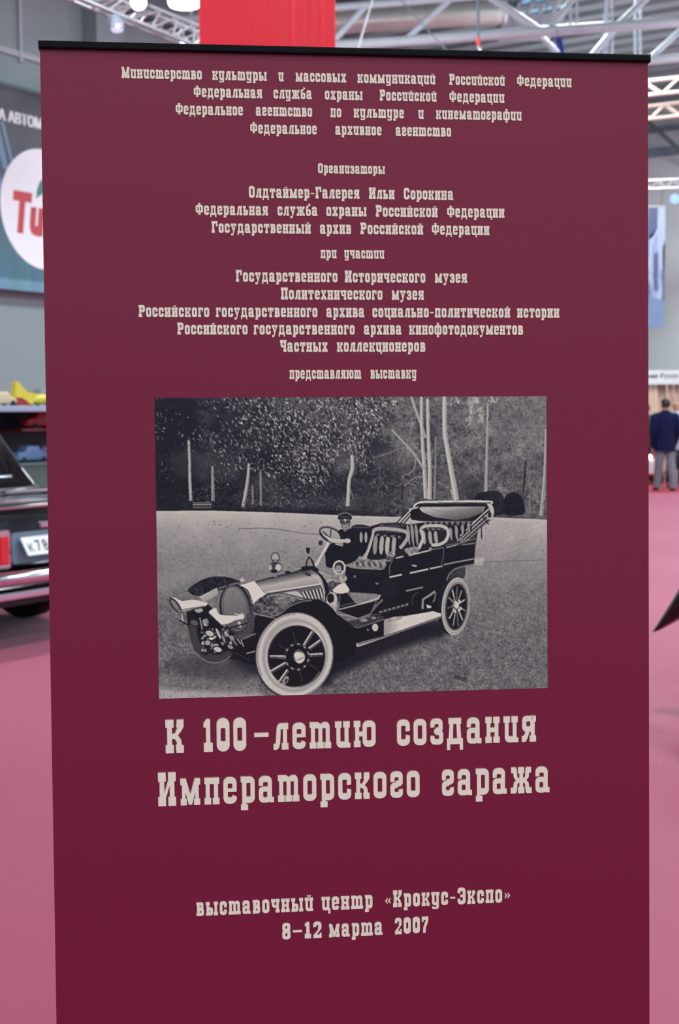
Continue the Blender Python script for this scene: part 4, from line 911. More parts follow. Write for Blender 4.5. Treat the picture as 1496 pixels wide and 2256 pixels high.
wh = mat('white_print', (244, 250, 255), .45, var=.02); rd = mat('red_print', (196, 66, 74), .45, var=.03); gn = mat('green_print', (52, 140, 124), .45, var=.03)
def flat(pts, name, m, y, parent, z_off=0.): return MB().add([(x, y, z - z_off) for x, z in pts], [tuple(range(len(pts)))]).build(name, m, parent, fix=False)
tl, _ = tz(0, 460); tcx = tz(96, 460)[0]; zc = (tz(96, 330)[1] + tz(96, 594)[1]) / 2; rz = abs(tz(96, 330)[1] - tz(96, 594)[1]) / 2
flat([(tcx + (tcx - tl) * math.cos(2 * math.pi * k / 64), zc + rz * math.sin(2 * math.pi * k / 64)) for k in range(64)], 'white_oval', wh, -.006, po, z0)
def put_letters(text, px0, px1, pyb, pyt, name, m, y, parent, bold=.03, shear=0.):
    a = tz(px0, pyb); c = tz(px1, pyb); hcap = tz(px0, pyt)[1] - a[1]; vs, fs = letters(text, hcap, bold, shear); w = max(v[0] for v in vs); s = (c[0] - a[0]) / w
    return MB().add([(a[0] + x * s + dx * hcap, y - abs(dx) * .004, a[1] - z0 + yy) for dx in ((0, -.035, .035, -.07, .07) if bold == 0 else (0,)) for x, yy in vs], [tuple(i + k * len(vs) for i in f) for k in range(5 if bold == 0 else 1) for f in fs]).build(name, m, parent, fix=False)
put_letters('А АВТОМ', -3, 92, 263, 239, 'lettering', wh, -.006, po, 0)
put_letters('Тu', 29, 98, 505, 428, 'red_lettering', rd, -.009, po, .06, .16)
flat([(lambda q: (q[0], q[1]))(tz(x, y)) for x, y in ((79, 437), (80, 420), (85, 404), (93, 394), (104, 390), (112, 392), (104, 404), (98, 418), (92, 428))], 'green_leaf_mark', gn, -.009, po, z0)
# blue streaks printed on the dark part
for a, b_, w in (((-12, 262), (12, 372), 9), ((4, 268), (26, 356), 5), ((-30, 300), (4, 420), 8)):
    q0, q1 = tz(*a), tz(*b_); k = .0055 * w; flat([(q0[0] - k, q0[1]), (q0[0] + k, q0[1]), (q1[0] + k, q1[1]), (q1[0] - k, q1[1])], 'printed_streak', mat('pale_blue_print', (112, 146, 178), .45), -.005, po, z0)

cy = 29.3; c0, c1 = at(1340, 722, cy), at(1466, 455, cy); cp = thing('hanging_picture', 'tall blue and white printed city picture hanging against the far end wall', 'poster', ((c0.x + c1.x) / 2, cy, c0.z)); cw, chh = c1.x - c0.x, c1.z - c0.z
mc = bpy.data.materials.new('blue_city_print'); mc.use_nodes = True; nt = mc.node_tree; b = nt.nodes['Principled BSDF']; b.inputs['Roughness'].default_value = .5
tc = nt.nodes.new('ShaderNodeTexCoord'); mpp = nt.nodes.new('ShaderNodeMapping'); mpp.inputs['Scale'].default_value = (5, 1, 1.1); nt.links.new(tc.outputs['Object'], mpp.inputs[0])
nz = nt.nodes.new('ShaderNodeTexNoise'); nz.inputs['Scale'].default_value = 1.9; nz.inputs['Detail'].default_value = 5; nz.inputs['Distortion'].default_value = .6; nt.links.new(mpp.outputs[0], nz.inputs['Vector'])
cr = nt.nodes.new('ShaderNodeValToRGB'); e = cr.color_ramp.elements; e[0].position = .36; e[0].color = (*lin((78, 88, 120)), 1); e[1].position = .66; e[1].color = (*lin((160, 176, 200)), 1); x = e.new(.5); x.color = (*lin((120, 144, 182)), 1)
nt.links.new(nz.outputs['Fac'], cr.inputs[0]); nt.links.new(cr.outputs[0], b.inputs['Base Color'])
MB().box(-cw / 2, cw / 2, -.004, .004, 0, chh).build('picture_sheet', mc, cp)
lt = mat('pale_sky_print', (160, 176, 204), .5, var=.05); dk = mat('slate_print', (78, 88, 124), .5, var=.1); md = mat('mid_blue_print', (106, 134, 168), .5, var=.14, scale=6)
def cz(px, py): q = at(px, py, cy); return (q.x - cp.location.x, q.z - c0.z)
for pts, m, nm in ((((1428, 458), (1449, 458), (1448, 500), (1440, 520), (1428, 530)), dk, 'dark_print'), (((1450, 456), (1466, 456), (1465, 560), (1462, 590), (1452, 600), (1448, 530)), lt, 'light_print'), (((1430, 522), (1440, 512), (1446, 500), (1449, 512), (1438, 540), (1436, 620), (1430, 620)), lt, 'light_print'),
                   (((1460, 545), (1465, 530), (1464, 660), (1459, 660)), dk, 'dark_print'), (((1428, 650), (1464, 664), (1464, 721), (1428, 721)), md, 'blue_print'), (((1440, 560), (1450, 556), (1449, 640), (1440, 640)), dk, 'dark_print')):
    flat([cz(*p) for p in pts], nm, m, -.006, cp)
MB().tube([(-cw / 2, 0, chh), (cw / 2, 0, chh)], .02).build('top_batten', m_alu, cp)
for k in (-1, 1): MB().tube([(k * cw * .42, 0, chh), (k * cw * .42, -.2, at(1450, 412, 29).z - c0.z)], .006).build('suspension_cable', m_dark, cp)
spotlight('blue stage spotlight under the faint truss against the end wall', 1487, 438, 29, .1, .3, mat('blue_lamp_lens', (120, 160, 255), .3, emit=(120, 160, 240), strength=.7), (-.1, -.9, -.1), at(1487, 414, 29))
# ---------------------------------------------------------------- motor cars
m_paint = mat('black_car_paint', (4, 5, 8), .12, spec=.35, var=.05, coat=.45)
m_chrome = mat('chrome', (214, 220, 226), .12, metal=1.0, var=.02)
m_glass = mat('dark_car_glass', (5, 6, 9), .05, spec=.4, var=.05, coat=.3)
m_rubber = mat('tyre_rubber', (20, 20, 22), .8, var=.15)
m_redlens = mat('red_lamp_lens', (214, 14, 12), .12, spec=.7, coat=1., emit=(190, 8, 6), strength=.12); m_creamlens = mat('cream_lamp_lens', (224, 216, 184), .15, coat=1.)
m_recess = mat('blue_grey_satin_panel', (112, 140, 156), .35, var=.05)
m_plate = mat('white_number_plate', (226, 236, 242), .4, var=.02); m_ink = mat('dark_grey_lettering', (46, 50, 58), .6)

def ring(y, hw, z0, z1, r=.1, n=5, crown=0.):
    return [(x, y, z + crown * (1 - (x / hw) ** 2) * (z > (z0 + z1) / 2)) for x, z in rrect(-hw, z0, hw, z1, r, n)]

def wheel(parent, x, y, r, w, m_hub):
    t = MB(); t.lathe([(r * .62, -w / 2), (r * .93, -w / 2), (r, -w * .3), (r, w * .3), (r * .93, w / 2), (r * .62, w / 2), (r * .62, -w / 2)], Matrix.Translation((x, y, r)) @ Matrix.Rotation(math.pi / 2, 4, 'Y'), 36)
    o = t.build('wheel', m_rubber, parent, smooth=True)
    h = MB(); s = 1 if x > 0 else -1
    h.lathe([(0, .02 + w * .34), (r * .2, w * .34), (r * .5, w * .26), (r * .63, w * .36), (r * .63, -w * .3), (0, -w * .3)], Matrix.Translation((x, y, r)) @ Matrix.Rotation(s * math.pi / 2, 4, 'Y'), 32); h.build('hub_cap', m_hub, o, smooth=True)

def frame_at(origin, X, Y):
    return Matrix(((X.x, Y.x, 0, origin.x), (X.y, Y.y, 0, origin.y), (X.z, Y.z, 1, origin.z), (0, 0, 0, 1)))

car = thing('car', 'glossy black saloon car seen from behind with chrome bumper and white number plate', 'car'); car.matrix_world = frame_at(Vector((-1.885, 8.82, 0)), AX, BX)
b = MB(); b.loft([ring(y, hw, z0, z1, r, crown=.02) for y, hw, z0, z1, r in ((0, .84, .42, .84, .08), (.03, .90, .36, .895, .1), (.09, .925, .33, .915, .1), (.5, .95, .28, .94, .12), (1.2, .97, .26, .95, .14), (3.5, .97, .26, .95, .14), (4.5, .95, .28, .92, .14), (5.05, .91, .32, .87, .12), (5.15, .85, .40, .80, .1))]); b.build('body', m_paint, car, smooth=True)
g = MB(); g.loft([ring(y, hw, .88, z1, r, crown=.02) for y, hw, z1, r in ((.82, .735, .95, .03), (.9, .715, 1.06, .06), (1.17, .66, 1.42, .1), (1.3, .65, 1.48, .12), (1.6, .645, 1.51, .13), (2.7, .645, 1.51, .13), (3.05, .65, 1.44, .12), (3.7, .72, .97, .03))]); g.build('cabin', m_paint, car, smooth=True)
rw = MB(); q = [(-.50, .905, 1.03), (.50, .905, 1.03), (.455, 1.135, 1.35), (-.455, 1.135, 1.35)]; q = [Vector(p) + Vector((0, -.028, .02)) for p in q]
rw.add(q + [p + Vector((0, .02, 0)) for p in q], [(0, 1, 2, 3), (7, 6, 5, 4), (0, 4, 5, 1), (1, 5, 6, 2), (2, 6, 7, 3), (3, 7, 4, 0)]); rwo = rw.build('rear_window', m_glass, car)
MB().tube(q + [q[0]], .011, 8).build('window_trim', m_chrome, rwo, smooth=True)
for s in (-1, 1):
    gq = [(s * .728, 1.2, .99), (s * .67, 1.42, 1.38), (s * .665, 2.75, 1.38), (s * .73, 3.35, .99)]; gq = [Vector(p) + Vector((s * .004, 0, 0)) for p in gq]
    MB().add(gq + [p - Vector((s * .02, 0, 0)) for p in gq], [(0, 1, 2, 3), (7, 6, 5, 4), (0, 4, 5, 1), (1, 5, 6, 2), (2, 6, 7, 3), (3, 7, 4, 0)]).build('side_window', m_glass, car)
tr_ = MB(); tr_.tube([(.74, .83, .945), (.70, .80, .962), (-.70, .80, .962), (-.74, .83, .945)], .012, 8); tr_.tube([(.745, .85, .955), (.75, 1.6, .965), (.76, 3.6, .965)], .012, 8); tr_.tube([(-.745, .85, .955), (-.75, 1.6, .965), (-.76, 3.6, .965)], .012, 8)
tr_.tube([(-.80, .03, .9), (.80, .03, .9)], .012, 8); tr_.build('chrome_trim', m_chrome, car, smooth=True)
MB().box(.10, .62, .5, .56, .953, .972, bev=.006).build('boot_hinge_strip', m_chrome, car)
pp = MB(); pp.prism(rrect(-.345, .545, .345, .742, .03), 'y', -.012, .03); pp.build('plate_recess', m_recess, car)
PM = Matrix.Translation((-.03, -.066, .655)) @ Matrix.Rotation(math.radians(-33), 4, 'X')
np_ = MB(); np_.prism(rrect(-.262, -.066, .262, .066, .008), 'y', -.004, .004); np_.v = [tuple(PM @ Vector(v)) for v in np_.v]; npo = np_.build('number_plate', m_plate, car)
for ch_, x_, h_ in (('К', -.232, .058), ('7', -.165, .078), ('8', -.105, .078), ('9', -.043, .078)):
    vs, fs = letters(ch_, h_, .012); wv_ = max(v[0] for v in vs); MB().add([tuple(PM @ Vector((x_ + x * .045 / wv_, -.0055, y - .042))) for x, y in vs], fs).build('plate_character', m_ink, npo, fix=False)
MB().box(-.10, .10, -.018, .02, .76, .80, bev=.008).build('boot_handle', m_chrome, car)
for s in (-1, 1):
    a0, a1 = sorted((s * .355, s * .60)); 
    lm = MB(); lm.prism(rrect(a0, .515, a1, .765, .025), 'y', -.01, .03); lo = lm.build('tail_lamp_frame', m_chrome, car)
    c0_, c1_ = sorted((s * .372, s * .452)); MB().box(c0_, c1_, -.024, 0, .548, .728, bev=.008).build('red_lens', m_redlens, lo)
    c0_, c1_ = sorted((s * .460, s * .585)); MB().box(c0_, c1_, -.022, 0, .548, .728, bev=.008).build('cream_lens', m_creamlens, lo)
bp_ = MB(); bp_.loft([[(x, y + dy, z) for dy, z in ((-.05, .425), (-.075, .45), (-.08, .475), (-.07, .50), (-.045, .515), (-.02, .51), (-.02, .43))] for x, y in ((-.97, .35), (-.965, .1), (-.93, -.01), (-.85, -.05), (0, -.075), (.85, -.05), (.93, -.01), (.965, .1), (.97, .35))]); bp_.build('bumper', m_chrome, car, smooth=True)
MB().box(-.82, .82, -.05, .02, .325, .375, bev=.012).build('lower_chrome_blade', m_chrome, car)
for x, y in ((.72, .98), (-.72, .98), (.74, 4.2), (-.74, 4.2)): wheel(car, x, y, .345, .2, m_chrome)
MB().box(-.75, .75, .3, 4.9, .22, .30).build('chassis', m_black, car)
MB().tube([(.45, .02, .27), (.45, .6, .27)], .03).build('exhaust_pipe', m_dark, car)
for s in (-1, 1): MB().box(s * .72 - .12, s * .72 + .12, .60, .62, .09, .34).build('mud_flap', m_rubber, car)

# vintage car whose rear wing tip enters the frame at right
tip = at(1440, 1392, 6.75); vc = thing('vintage_car', 'black vintage car with pointed rear wing tail showing at right edge of photo', 'car')
vc.matrix_world = frame_at(Vector((tip.x, tip.y, 0)), -AX, -BX); zt = tip.z
outer = [(0, zt), (.07, zt + .115), (.15, zt + .245), (.28, zt + .40), (.46, zt + .50), (.68, zt + .53), (.92, zt + .48), (1.1, zt + .36), (1.22, zt + .18), (1.34, zt + .0)]
inner = [(1.26, zt - .02), (1.12, zt + .12), (1.0, zt + .26), (.84, zt + .34), (.66, zt + .36), (.46, zt + .31), (.32, zt + .22), (.22, zt + .13), (.14, zt + .075), (.05, zt + .02)]
def wing(x):
    n = len(outer); rings_ = []
    for (oy, oz), (iy, iz) in zip(outer, inner[::-1]):
        my, mz = (oy + iy) / 2, (oz + iz) / 2; dy, dz = oy - my, oz - mz; L = max(.012, math.hypot(dy, dz)); rr = []
        hwid = .15 * min(1., .12 + L / .1)
        for k in range(16):
            a = 2 * math.pi * k / 16; rr.append((x + hwid * math.copysign(abs(math.sin(a)) ** .7, math.sin(a)), my + dy * math.cos(a), mz + dz * math.cos(a)))
        rings_.append(rr)
    return MB().loft(rings_)
for x in (0., -1.5): wing(x).build('rear_wing', m_paint, vc, smooth=True)
for x in (-.02, -1.48):
    wheel(vc, x, .70, .36, .14, m_chrome); wheel(vc, x, 3.45, .36, .14, m_chrome)
vb_ = MB(); vb_.loft([ring(y, hw, z0, z1, r) for y, hw, z0, z1, r in ((.72, .40, .55, 1.1, .14), (.80, .52, .45, 1.35, .2), (1.1, .58, .42, 1.56, .22), (2.2, .58, .42, 1.58, .2), (2.5, .56, .42, 1.5, .18), (2.62, .50, .42, 1.08, .14), (3.8, .36, .45, 1.02, .16), (3.9, .33, .5, .98, .14))]); vb_.v = [(x - .75, y, z) for x, y, z in vb_.v]; vb_.build('body', m_paint, vc, smooth=True)
for x in (-.02, -1.48): MB().prism([(1.30, zt - .06), (2.9, zt - .1), (3.0, .74), (3.3, .84), (3.6, .82), (3.9, .6), (3.86, .56), (3.6, .74), (3.3, .76), (3.05, .62), (2.96, zt - .14), (1.30, zt - .10)], 'x', x - .14, x + .14).build('front_wing', m_paint, vc)
MB().box(-1.2, -.3, .68, 3.9, .34, .44).build('chassis', m_black, vc)
for x in (-.02, -1.48): MB().tube([(x, .70, .36), (-.75, .70, .36)], .03).build('axle', m_dark, vc); MB().tube([(x, 3.45, .36), (-.75, 3.45, .36)], .03).build('axle', m_dark, vc)

# red and white pedal car by the booth
fp = on_floor(1438, 1069, .003); pc = thing('pedal_car', 'small red and white pedal car with two shining headlamps behind the walking man', 'toy car', fp)
kz = at(1438, 1007, fp.y).z
MB().loft([[(x, y, z) for x, z in rrect(-hw, z0, hw, z1, .05, 4)] for y, hw, z0, z1 in ((0, .10, .2, kz - .02), (.1, .15, .16, kz + .02), (.5, .19, .15, kz), (.9, .19, .15, kz - .06), (1.1, .14, .2, kz - .1))]).build('body', mat('red_toy_paint', (190, 44, 56), .25, coat=.6), pc, smooth=True)
MB().box(-.09, .09, -.02, .01, .22, kz - .04, bev=.02).build('white_grille', mat('white_toy_paint', (230, 232, 236), .3), pc)
for s in (-1, 1):
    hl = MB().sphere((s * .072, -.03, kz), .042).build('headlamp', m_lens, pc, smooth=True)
    for y in (.15, .9):
        MB().lathe([(.0, -.03), (.10, -.03), (.12, 0), (.10, .03), (0, .03)], Matrix.Translation((s * .2, y, .12)) @ Matrix.Rotation(math.pi / 2, 4, 'Y'), 24).build('wheel', m_rubber, pc, smooth=True)

# ---------------------------------------------------------------- display showcase behind the saloon
sc0 = at(48, 900, 13.2); scs = thing('display_showcase', 'long showcase with pale grey top shelf behind the black saloon car', 'showcase'); scs.matrix_world = frame_at(Vector((sc0.x, sc0.y, 0)), AX, BX)
TZ = at(48, 894, 13.2).z; TL = at(48, 907, 13.2).z
m_shelf = mat('pale_lilac_grey_shelf', (160, 176, 200), .35, var=.03)
MB().box(-1.6, 1.7, -.05, .5, TL, TZ, bev=.006).build('top_shelf', m_shelf, scs)
MB().box(-1.6, 1.7, .46, .5, 0, TL).build('back_panel', mat('dark_slate_panel', (40, 46, 56), .6), scs)
MB().box(-1.6, 1.7, -.03, .46, .98, 1.01, bev=.004).build('middle_shelf', mat('green_grey_glass_shelf', (84, 108, 108), .2), scs)
MB().box(-1.58, 1.68, -.02, .44, 0, .98, bev=.01).build('lower_cabinet', mat('olive_green_cloth', (74, 98, 92), .7, var=.25, scale=5, bump=.3), scs)
for x in (-1.58, -.55, .45, 1.66): MB().box(x - .02, x + .02, -.04, .0, 1.0, TL, bev=.004).build('upright', mat('blue_grey_upright', (70, 88, 104), .3), scs)
def on_showcase(px, py, back=0.15):
    n = BX; p0 = Vector((sc0.x, sc0.y, 0)) + BX * back; q = on_plane(px, py, p0, n); return q
m_yel = mat('yellow_paint', (214, 202, 66), .45); m_bei = mat('beige_paint', (206, 190, 150), .5); m_gry = mat('grey_green_paint', (128, 140, 134), .5); m_drd = mat('dark_red_paint', (150, 26, 36), .45)
k = 13.2 / 3000.
def showcase_item(name, label, cat, px, z, back, group=None):
    q = on_showcase(px, 895, back); t = thing(name, label, cat, (q.x, q.y, z), ANG, group); return t
S_ = k / .62
pl = showcase_item('model_aeroplane', 'yellow and red model aeroplane with upright tail fin on the pale top shelf', 'model plane', 48, TZ, .16)
MB().prism([(-15 * S_, 7 * k), (-15 * S_, 54 * k), (-8 * S_, 53 * k), (0 * S_, 40 * k), (8 * S_, 30 * k), (28 * S_, 27 * k), (24 * S_, 16 * k), (16 * S_, 4 * k), (6 * S_, 6 * k), (0, 14 * k), (-6 * S_, 18 * k)], 'y', -.03, .03).build('tail_fin', m_yel, pl)
MB().prism([(-15 * S_, 1 * k), (-15 * S_, 18.5 * k), (-6 * S_, 18 * k), (0, 14 * k), (8 * S_, 6 * k), (11 * S_, 1 * k)], 'y', -.05, .05).build('tail_cone', m_drd, pl)
MB().loft([[(x, r * math.cos(a) * 1.0, 15 * k + r * math.sin(a)) for a in [2 * math.pi * i / 14 for i in range(14)]] for x, r in ((20 * S_, 7 * k), (30 * S_, 11 * k), (50 * S_, 12 * k), (66 * S_, 8 * k), (70 * S_, 2 * k))]).build('fuselage', m_yel, pl, smooth=True)
MB().box(40 * S_, 56 * S_, -.15, .15, 14 * k, 17 * k, bev=.004).build('wing', m_yel, pl)
MB().box(46 * S_, 50 * S_, -.01, .01, 0, 5 * k).build('stand', m_black, pl)
def model_car(label, px, z, back, m, s=1., group='model cars in the showcase'):
    t = showcase_item('model_car', label, 'model car', px, z, back, group)
    MB().loft([[(x, y, zz) for y, zz in rrect(-hw, .02, hw, zt_, .02, 3)] for x, hw, zt_ in ((-.19 * s, .04, .06 * s), (-.17 * s, .065, .08 * s), (-.09 * s, .07, .09 * s), (-.06 * s, .06, .135 * s), (.06 * s, .06, .135 * s), (.10 * s, .07, .085 * s), (.18 * s, .065, .07 * s), (.19 * s, .05, .055 * s))]).build('body', m, t, smooth=True)
    for x in (-.11, .11):
        for y in (-.06, .06): MB().lathe([(0, -.01), (.028, -.01), (.028, .01), (0, .01)], Matrix.Translation((x * s, y, .028)) @ Matrix.Rotation(math.pi / 2, 4, 'X'), 16).build('wheel', m_rubber, t)
model_car('beige rounded model car at the left end of the pale top shelf', 0, TZ, .18, m_bei, 1.0)
model_car('grey model car on the top shelf right of the yellow aeroplane', 96, TZ, .42, m_gry, 1.25)
model_car('dark red model car on the middle shelf against the dark back panel', 88, 1.34, .20, m_drd, 1.25)
model_car('blue model car on the middle shelf below the dark red one', 62, 1.01, .12, mat('blue_paint', (92, 128, 168), .4), 1.2)
model_car('lilac model car on the middle shelf beside the banner edge', 95, 1.01, .38, mat('lilac_paint', (120, 120, 176), .4), 1.1)
rs_ = MB(); q = on_showcase(88, 925, .2); MB().box(.05, 1.2, .05, .45, 1.315, 1.34, bev=.003).build('red_shelf', mat('dark_red_shelf', (98, 22, 30), .4), scs)

# ---------------------------------------------------------------- exhibition booth and visitors
BY = 28.6; b0, b1 = at(1250, 848, BY), at(1660, 815, BY); bt = thing('exhibition_booth', 'exhibition booth with white lettered fascia board over cream curtains at the far end', 'booth', ((b0.x + b1.x) / 2, BY, 0)); bw = b1.x - b0.x
m_white = mat('white_board', (198, 212, 216), .5, var=.02)
MB().box(-bw / 2, bw / 2, -.03, .03, b0.z, b1.z, bev=.005).build('fascia', m_white, bt)
for s in (-1, 1): MB().box(s * (bw / 2 - .03) - .03, s * (bw / 2 - .03) + .03, .0, .06, 0, b0.z, bev=.005).build('post', m_alu, bt)
MB().box(-bw / 2, bw / 2, 2.2, 2.25, 0, b1.z).build('back_panel', mat('warm_beige_panel', (216, 196, 172), .7), bt)
for s in (-1, 1): MB().box(s * bw / 2 - .02, s * bw / 2 + .02, .06, 2.2, 0, b1.z).build('side_panel', m_white, bt)
vs, fs = letters('ния Русск', at(1453, 823, BY).z - at(1453, 832.5, BY).z, .02); wt = max(v[0] for v in vs); xa, xb = at(1427, 832, BY - .04).x - bt.location.x, at(1495, 832, BY - .04).x - bt.location.x; zz = at(1453, 832.5, BY).z
MB().add([(xa + x * (xb - xa) / wt, -.034, zz + y) for x, y in vs], fs).build('fascia_lettering', m_ink, bt, fix=False)
bc_ = MB().box(-bw / 2, bw / 2, -4.2, -.08, .0, .003).build('booth_carpet', mat('deep_red_booth_carpet', (180, 56, 70), .8, var=.06)); bc_.location = bt.location; tag(bc_, 'deep red strip of carpet laid in front of the cream-curtained booth', 'carpet')
m_curt = mat('cream_curtain_cloth', (232, 220, 202), .7, var=.05, sheen=.3); m_curt2 = mat('taupe_curtain_cloth', (204, 188, 176), .75, var=.06)
def curtain(label, x0, x1, sweep, m, yoff, gather):
    zt_, zb_ = b0.z + .02, .12; n, mm = 60, 24; vs = []; fs = []
    for j in range(mm + 1):
        v = j / mm; z = zt_ + (zb_ - zt_) * v; tie = math.exp(-((v - .55) / .25) ** 2)
        for i in range(n + 1):
            u = i / n; x = x0 + (x1 - x0) * (u if sweep == 0 else (u * (1 - gather * tie) + (gather * tie if sweep > 0 else 0)))
            vs.append((x, yoff + .05 * math.sin(u * 34 + v * 1.5) * (1 - .4 * tie), z))
    for j in range(mm):
        for i in range(n): a = j * (n + 1) + i; fs.append((a, a + n + 1, a + n + 2, a + 1))
    cx = bt.location.x + (x0 + x1) / 2
    o = MB().add([(x - (x0 + x1) / 2, y, z) for x, y, z in vs], fs).build('curtain', m, None, smooth=True); o.location = (cx, BY, 0); md_ = o.modifiers.new('thick', 'SOLIDIFY'); md_.thickness = .006
    return tag(o, label, 'curtain', 'booth curtains')
def bx(px): return at(px, 880, BY + .2).x - bt.location.x
curtain('bright cream curtain swept right, next to the burgundy banner edge', bx(1395), bx(1449), 1, m_curt, .18, .55)
curtain('cream curtain hanging behind the head of the man in the navy jacket', bx(1436), bx(1472), 0, m_curt, .34, .0)
curtain('taupe pink curtain at the right edge of the booth front', bx(1470), bx(1560), 1, m_curt2, .2, .4)
MB().box(-bw / 2, bw / 2, .15, .4, b0.z + .03, b0.z + .05).build('curtain_rail', m_alu, bt)
area('booth_lamp_light', (at(1445, 800, 27.6).x, 27.0, 3.1), .5, 12, (1, .86, .7), (at(1445, 880, 28.6).x, 28.7, 1.7))

m_skin = mat('skin', (204, 158, 134), .5, var=.05); m_hair = mat('dark_hair', (34, 30, 30), .6, var=.2, scale=60); m_greyhair = mat('grey_hair', (176, 172, 170), .6)
def skin_mesh(verts, edges, radii, root):
    me = bpy.data.meshes.new('figure'); me.from_pydata(verts, edges, []); o = bpy.data.objects.new('figure', me); COL.objects.link(o)
    sm_ = o.modifiers.new('skin', 'SKIN'); sm_.use_smooth_shade = True; sm_.branch_smoothing = .4
    for i, r in enumerate(radii):
        me.skin_vertices[0].data[i].radius = (r, r) if not isinstance(r, tuple) else r
        me.skin_vertices[0].data[i].use_root = (i == root)
    ss = o.modifiers.new('sub', 'SUBSURF'); ss.levels = 2; ss.render_levels = 2
    dg = bpy.context.evaluated_depsgraph_get(); out = bpy.data.meshes.new_from_object(o.evaluated_get(dg)); bpy.data.objects.remove(o, do_unlink=True)
    out.polygons.foreach_set('use_smooth', [True] * len(out.polygons)); return out
class Skel:
    def __init__(s): s.v = []; s.e = []; s.r = []
    def n(s, p, r, par=None):
        s.v.append(p); s.r.append(r)
        if par is not None: s.e.append((par, len(s.v) - 1))
        return len(s.v) - 1
def person(label, loc, rotz, h, jacket, trousers, hair, shirt=None, bald=False, elbows=((.30, .03), (-.30, .03)), hands=((.27, -.10, .86), (-.27, -.10, .86)), feet=((.12, .0), (-.12, .0)), lean=0.):
    t = thing('person', label, 'person', loc, rotz); k = h / 1.78; S = Skel()   # figure faces local -y
    pel = S.n((0, 0, .96), .13); sp_ = S.n((0, .0, 1.16), .125, pel); ch = S.n((0, -.005 + lean, 1.38), .135, sp_); nk = S.n((0, -.005 + lean, 1.52), .055, ch); hd = S.n((0, -.02 + lean, 1.62), .078, nk); cr_ = S.n((0, -.012 + lean, 1.70), .08, hd)
    fing = []
    for i, s in enumerate((1, -1)):
        hp = S.n((s * .095, 0, .90), .09, pel); fx, fy = feet[i]; kn = S.n((s * .11 + (fx - s * .12) * .5, -.01 + fy * .4, .50), .058, hp); an = S.n((fx, .02 + fy, .09), .04, kn); S.n((fx + s * .02, -.14 + fy, .04), .034, an)
        sh = S.n((s * .19, lean, 1.43), .06, ch); ex, ey = elbows[i]; el = S.n((ex, ey + lean, 1.14), .044, sh); hx, hy, hz = hands[i]; wr = S.n((hx, hy, hz), .03, el); pa = S.n((hx, hy - .03, hz - .08), (.036, .022), wr)
        for f, (dx, L) in enumerate(((-.027, .075), (-.009, .085), (.009, .08), (.027, .06))):
            b1_ = S.n((hx + dx * .5, hy - .04 + dx, hz - .12), .0095, pa); S.n((hx + dx * .5 - s * .015, hy - .05 + dx, hz - .12 - L * .8), .008, b1_)
        th = S.n((hx - s * .02, hy - .06, hz - .06), .011, pa); S.n((hx - s * .03, hy - .085, hz - .11), .009, th)
    me = skin_mesh([(x * k, y * k, z * k) for x, y, z in S.v], S.e, [tuple(a * k for a in r) if isinstance(r, tuple) else r * k for r in S.r], pel)
    # nose and ears belong to the same continuous body mesh
    bm = bmesh.new(); bm.from_mesh(me)
    for c_, r_, sc_ in (((0, -.105 + lean, 1.635), .014, (1, 1.2, 1.5)), ((.082, -.01 + lean, 1.64), .018, (.5, 1, 1.5)), ((-.082, -.01 + lean, 1.64), .018, (.5, 1, 1.5)), ((0, -.08 + lean, 1.575), .03, (1.1, .8, .8))):
        bmesh.ops.create_uvsphere(bm, u_segments=10, v_segments=8, radius=r_ * k, matrix=Matrix.Translation(Vector(c_) * k) @ Matrix.Diagonal((*sc_, 1)))
    bm.to_mesh(me); bm.free(); me.materials.clear(); me.materials.append(m_skin)
    for p_ in me.polygons: p_.use_smooth = True; p_.material_index = 0
    bo = bpy.data.objects.new('body', me); COL.objects.link(bo); bo.parent = t; me.name = 'body'
    def sc(mb): mb.v = [(x * k, y * k, z * k) for x, y, z in mb.v]; return mb
    for s in (1, -1): sc(MB().sphere((s * .032, -.092 + lean, 1.66), .011)).build('eye', m_ink, bo)
    sc(MB().box(-.024, .024, -.098 + lean, -.085 + lean, 1.592, 1.60, bev=.003)).build('mouth', mat('lips', (150, 84, 80), .5), bo)
    hr = MB(); bm = bmesh.new(); bmesh.ops.create_uvsphere(bm, u_segments=24, v_segments=16, radius=.103)
    bmesh.ops.scale(bm, vec=(.92, 1.06, 1.08), verts=bm.verts)
    cut = [v for v in bm.verts if v.co.z < (-.062 if v.co.y > .0 else .035 - .02 * (v.co.y < -.06)) or (bald and v.co.z > .03)]
    bmesh.ops.delete(bm, geom=cut, context='VERTS'); bmesh.ops.translate(bm, vec=(0, -.002 + lean, 1.665), verts=bm.verts); hr.bm(bm); ho = sc(hr).build('hair', hair, t, smooth=True, fix=False); hm = ho.modifiers.new('thick', 'SOLIDIFY'); hm.thickness = .012
    # jacket
    J = MB(); el_ = lambda cx, cy, rx, ry, z, n=28: [(cx + rx * math.cos(2 * math.pi * i / n), cy + ry * math.sin(2 * math.pi * i / n), z) for i in range(n)]
    J.loft([el_(0, .0, .215, .15, .76), el_(0, 0, .212, .15, .80), el_(0, 0, .205, .145, .98), el_(0, 0, .195, .135, 1.14), el_(0, lean * .7, .212, .14, 1.32), el_(0, lean, .215, .13, 1.42), el_(0, lean, .17, .105, 1.485), el_(0, lean, .08, .075, 1.525), el_(0, lean, .066, .066, 1.55)])
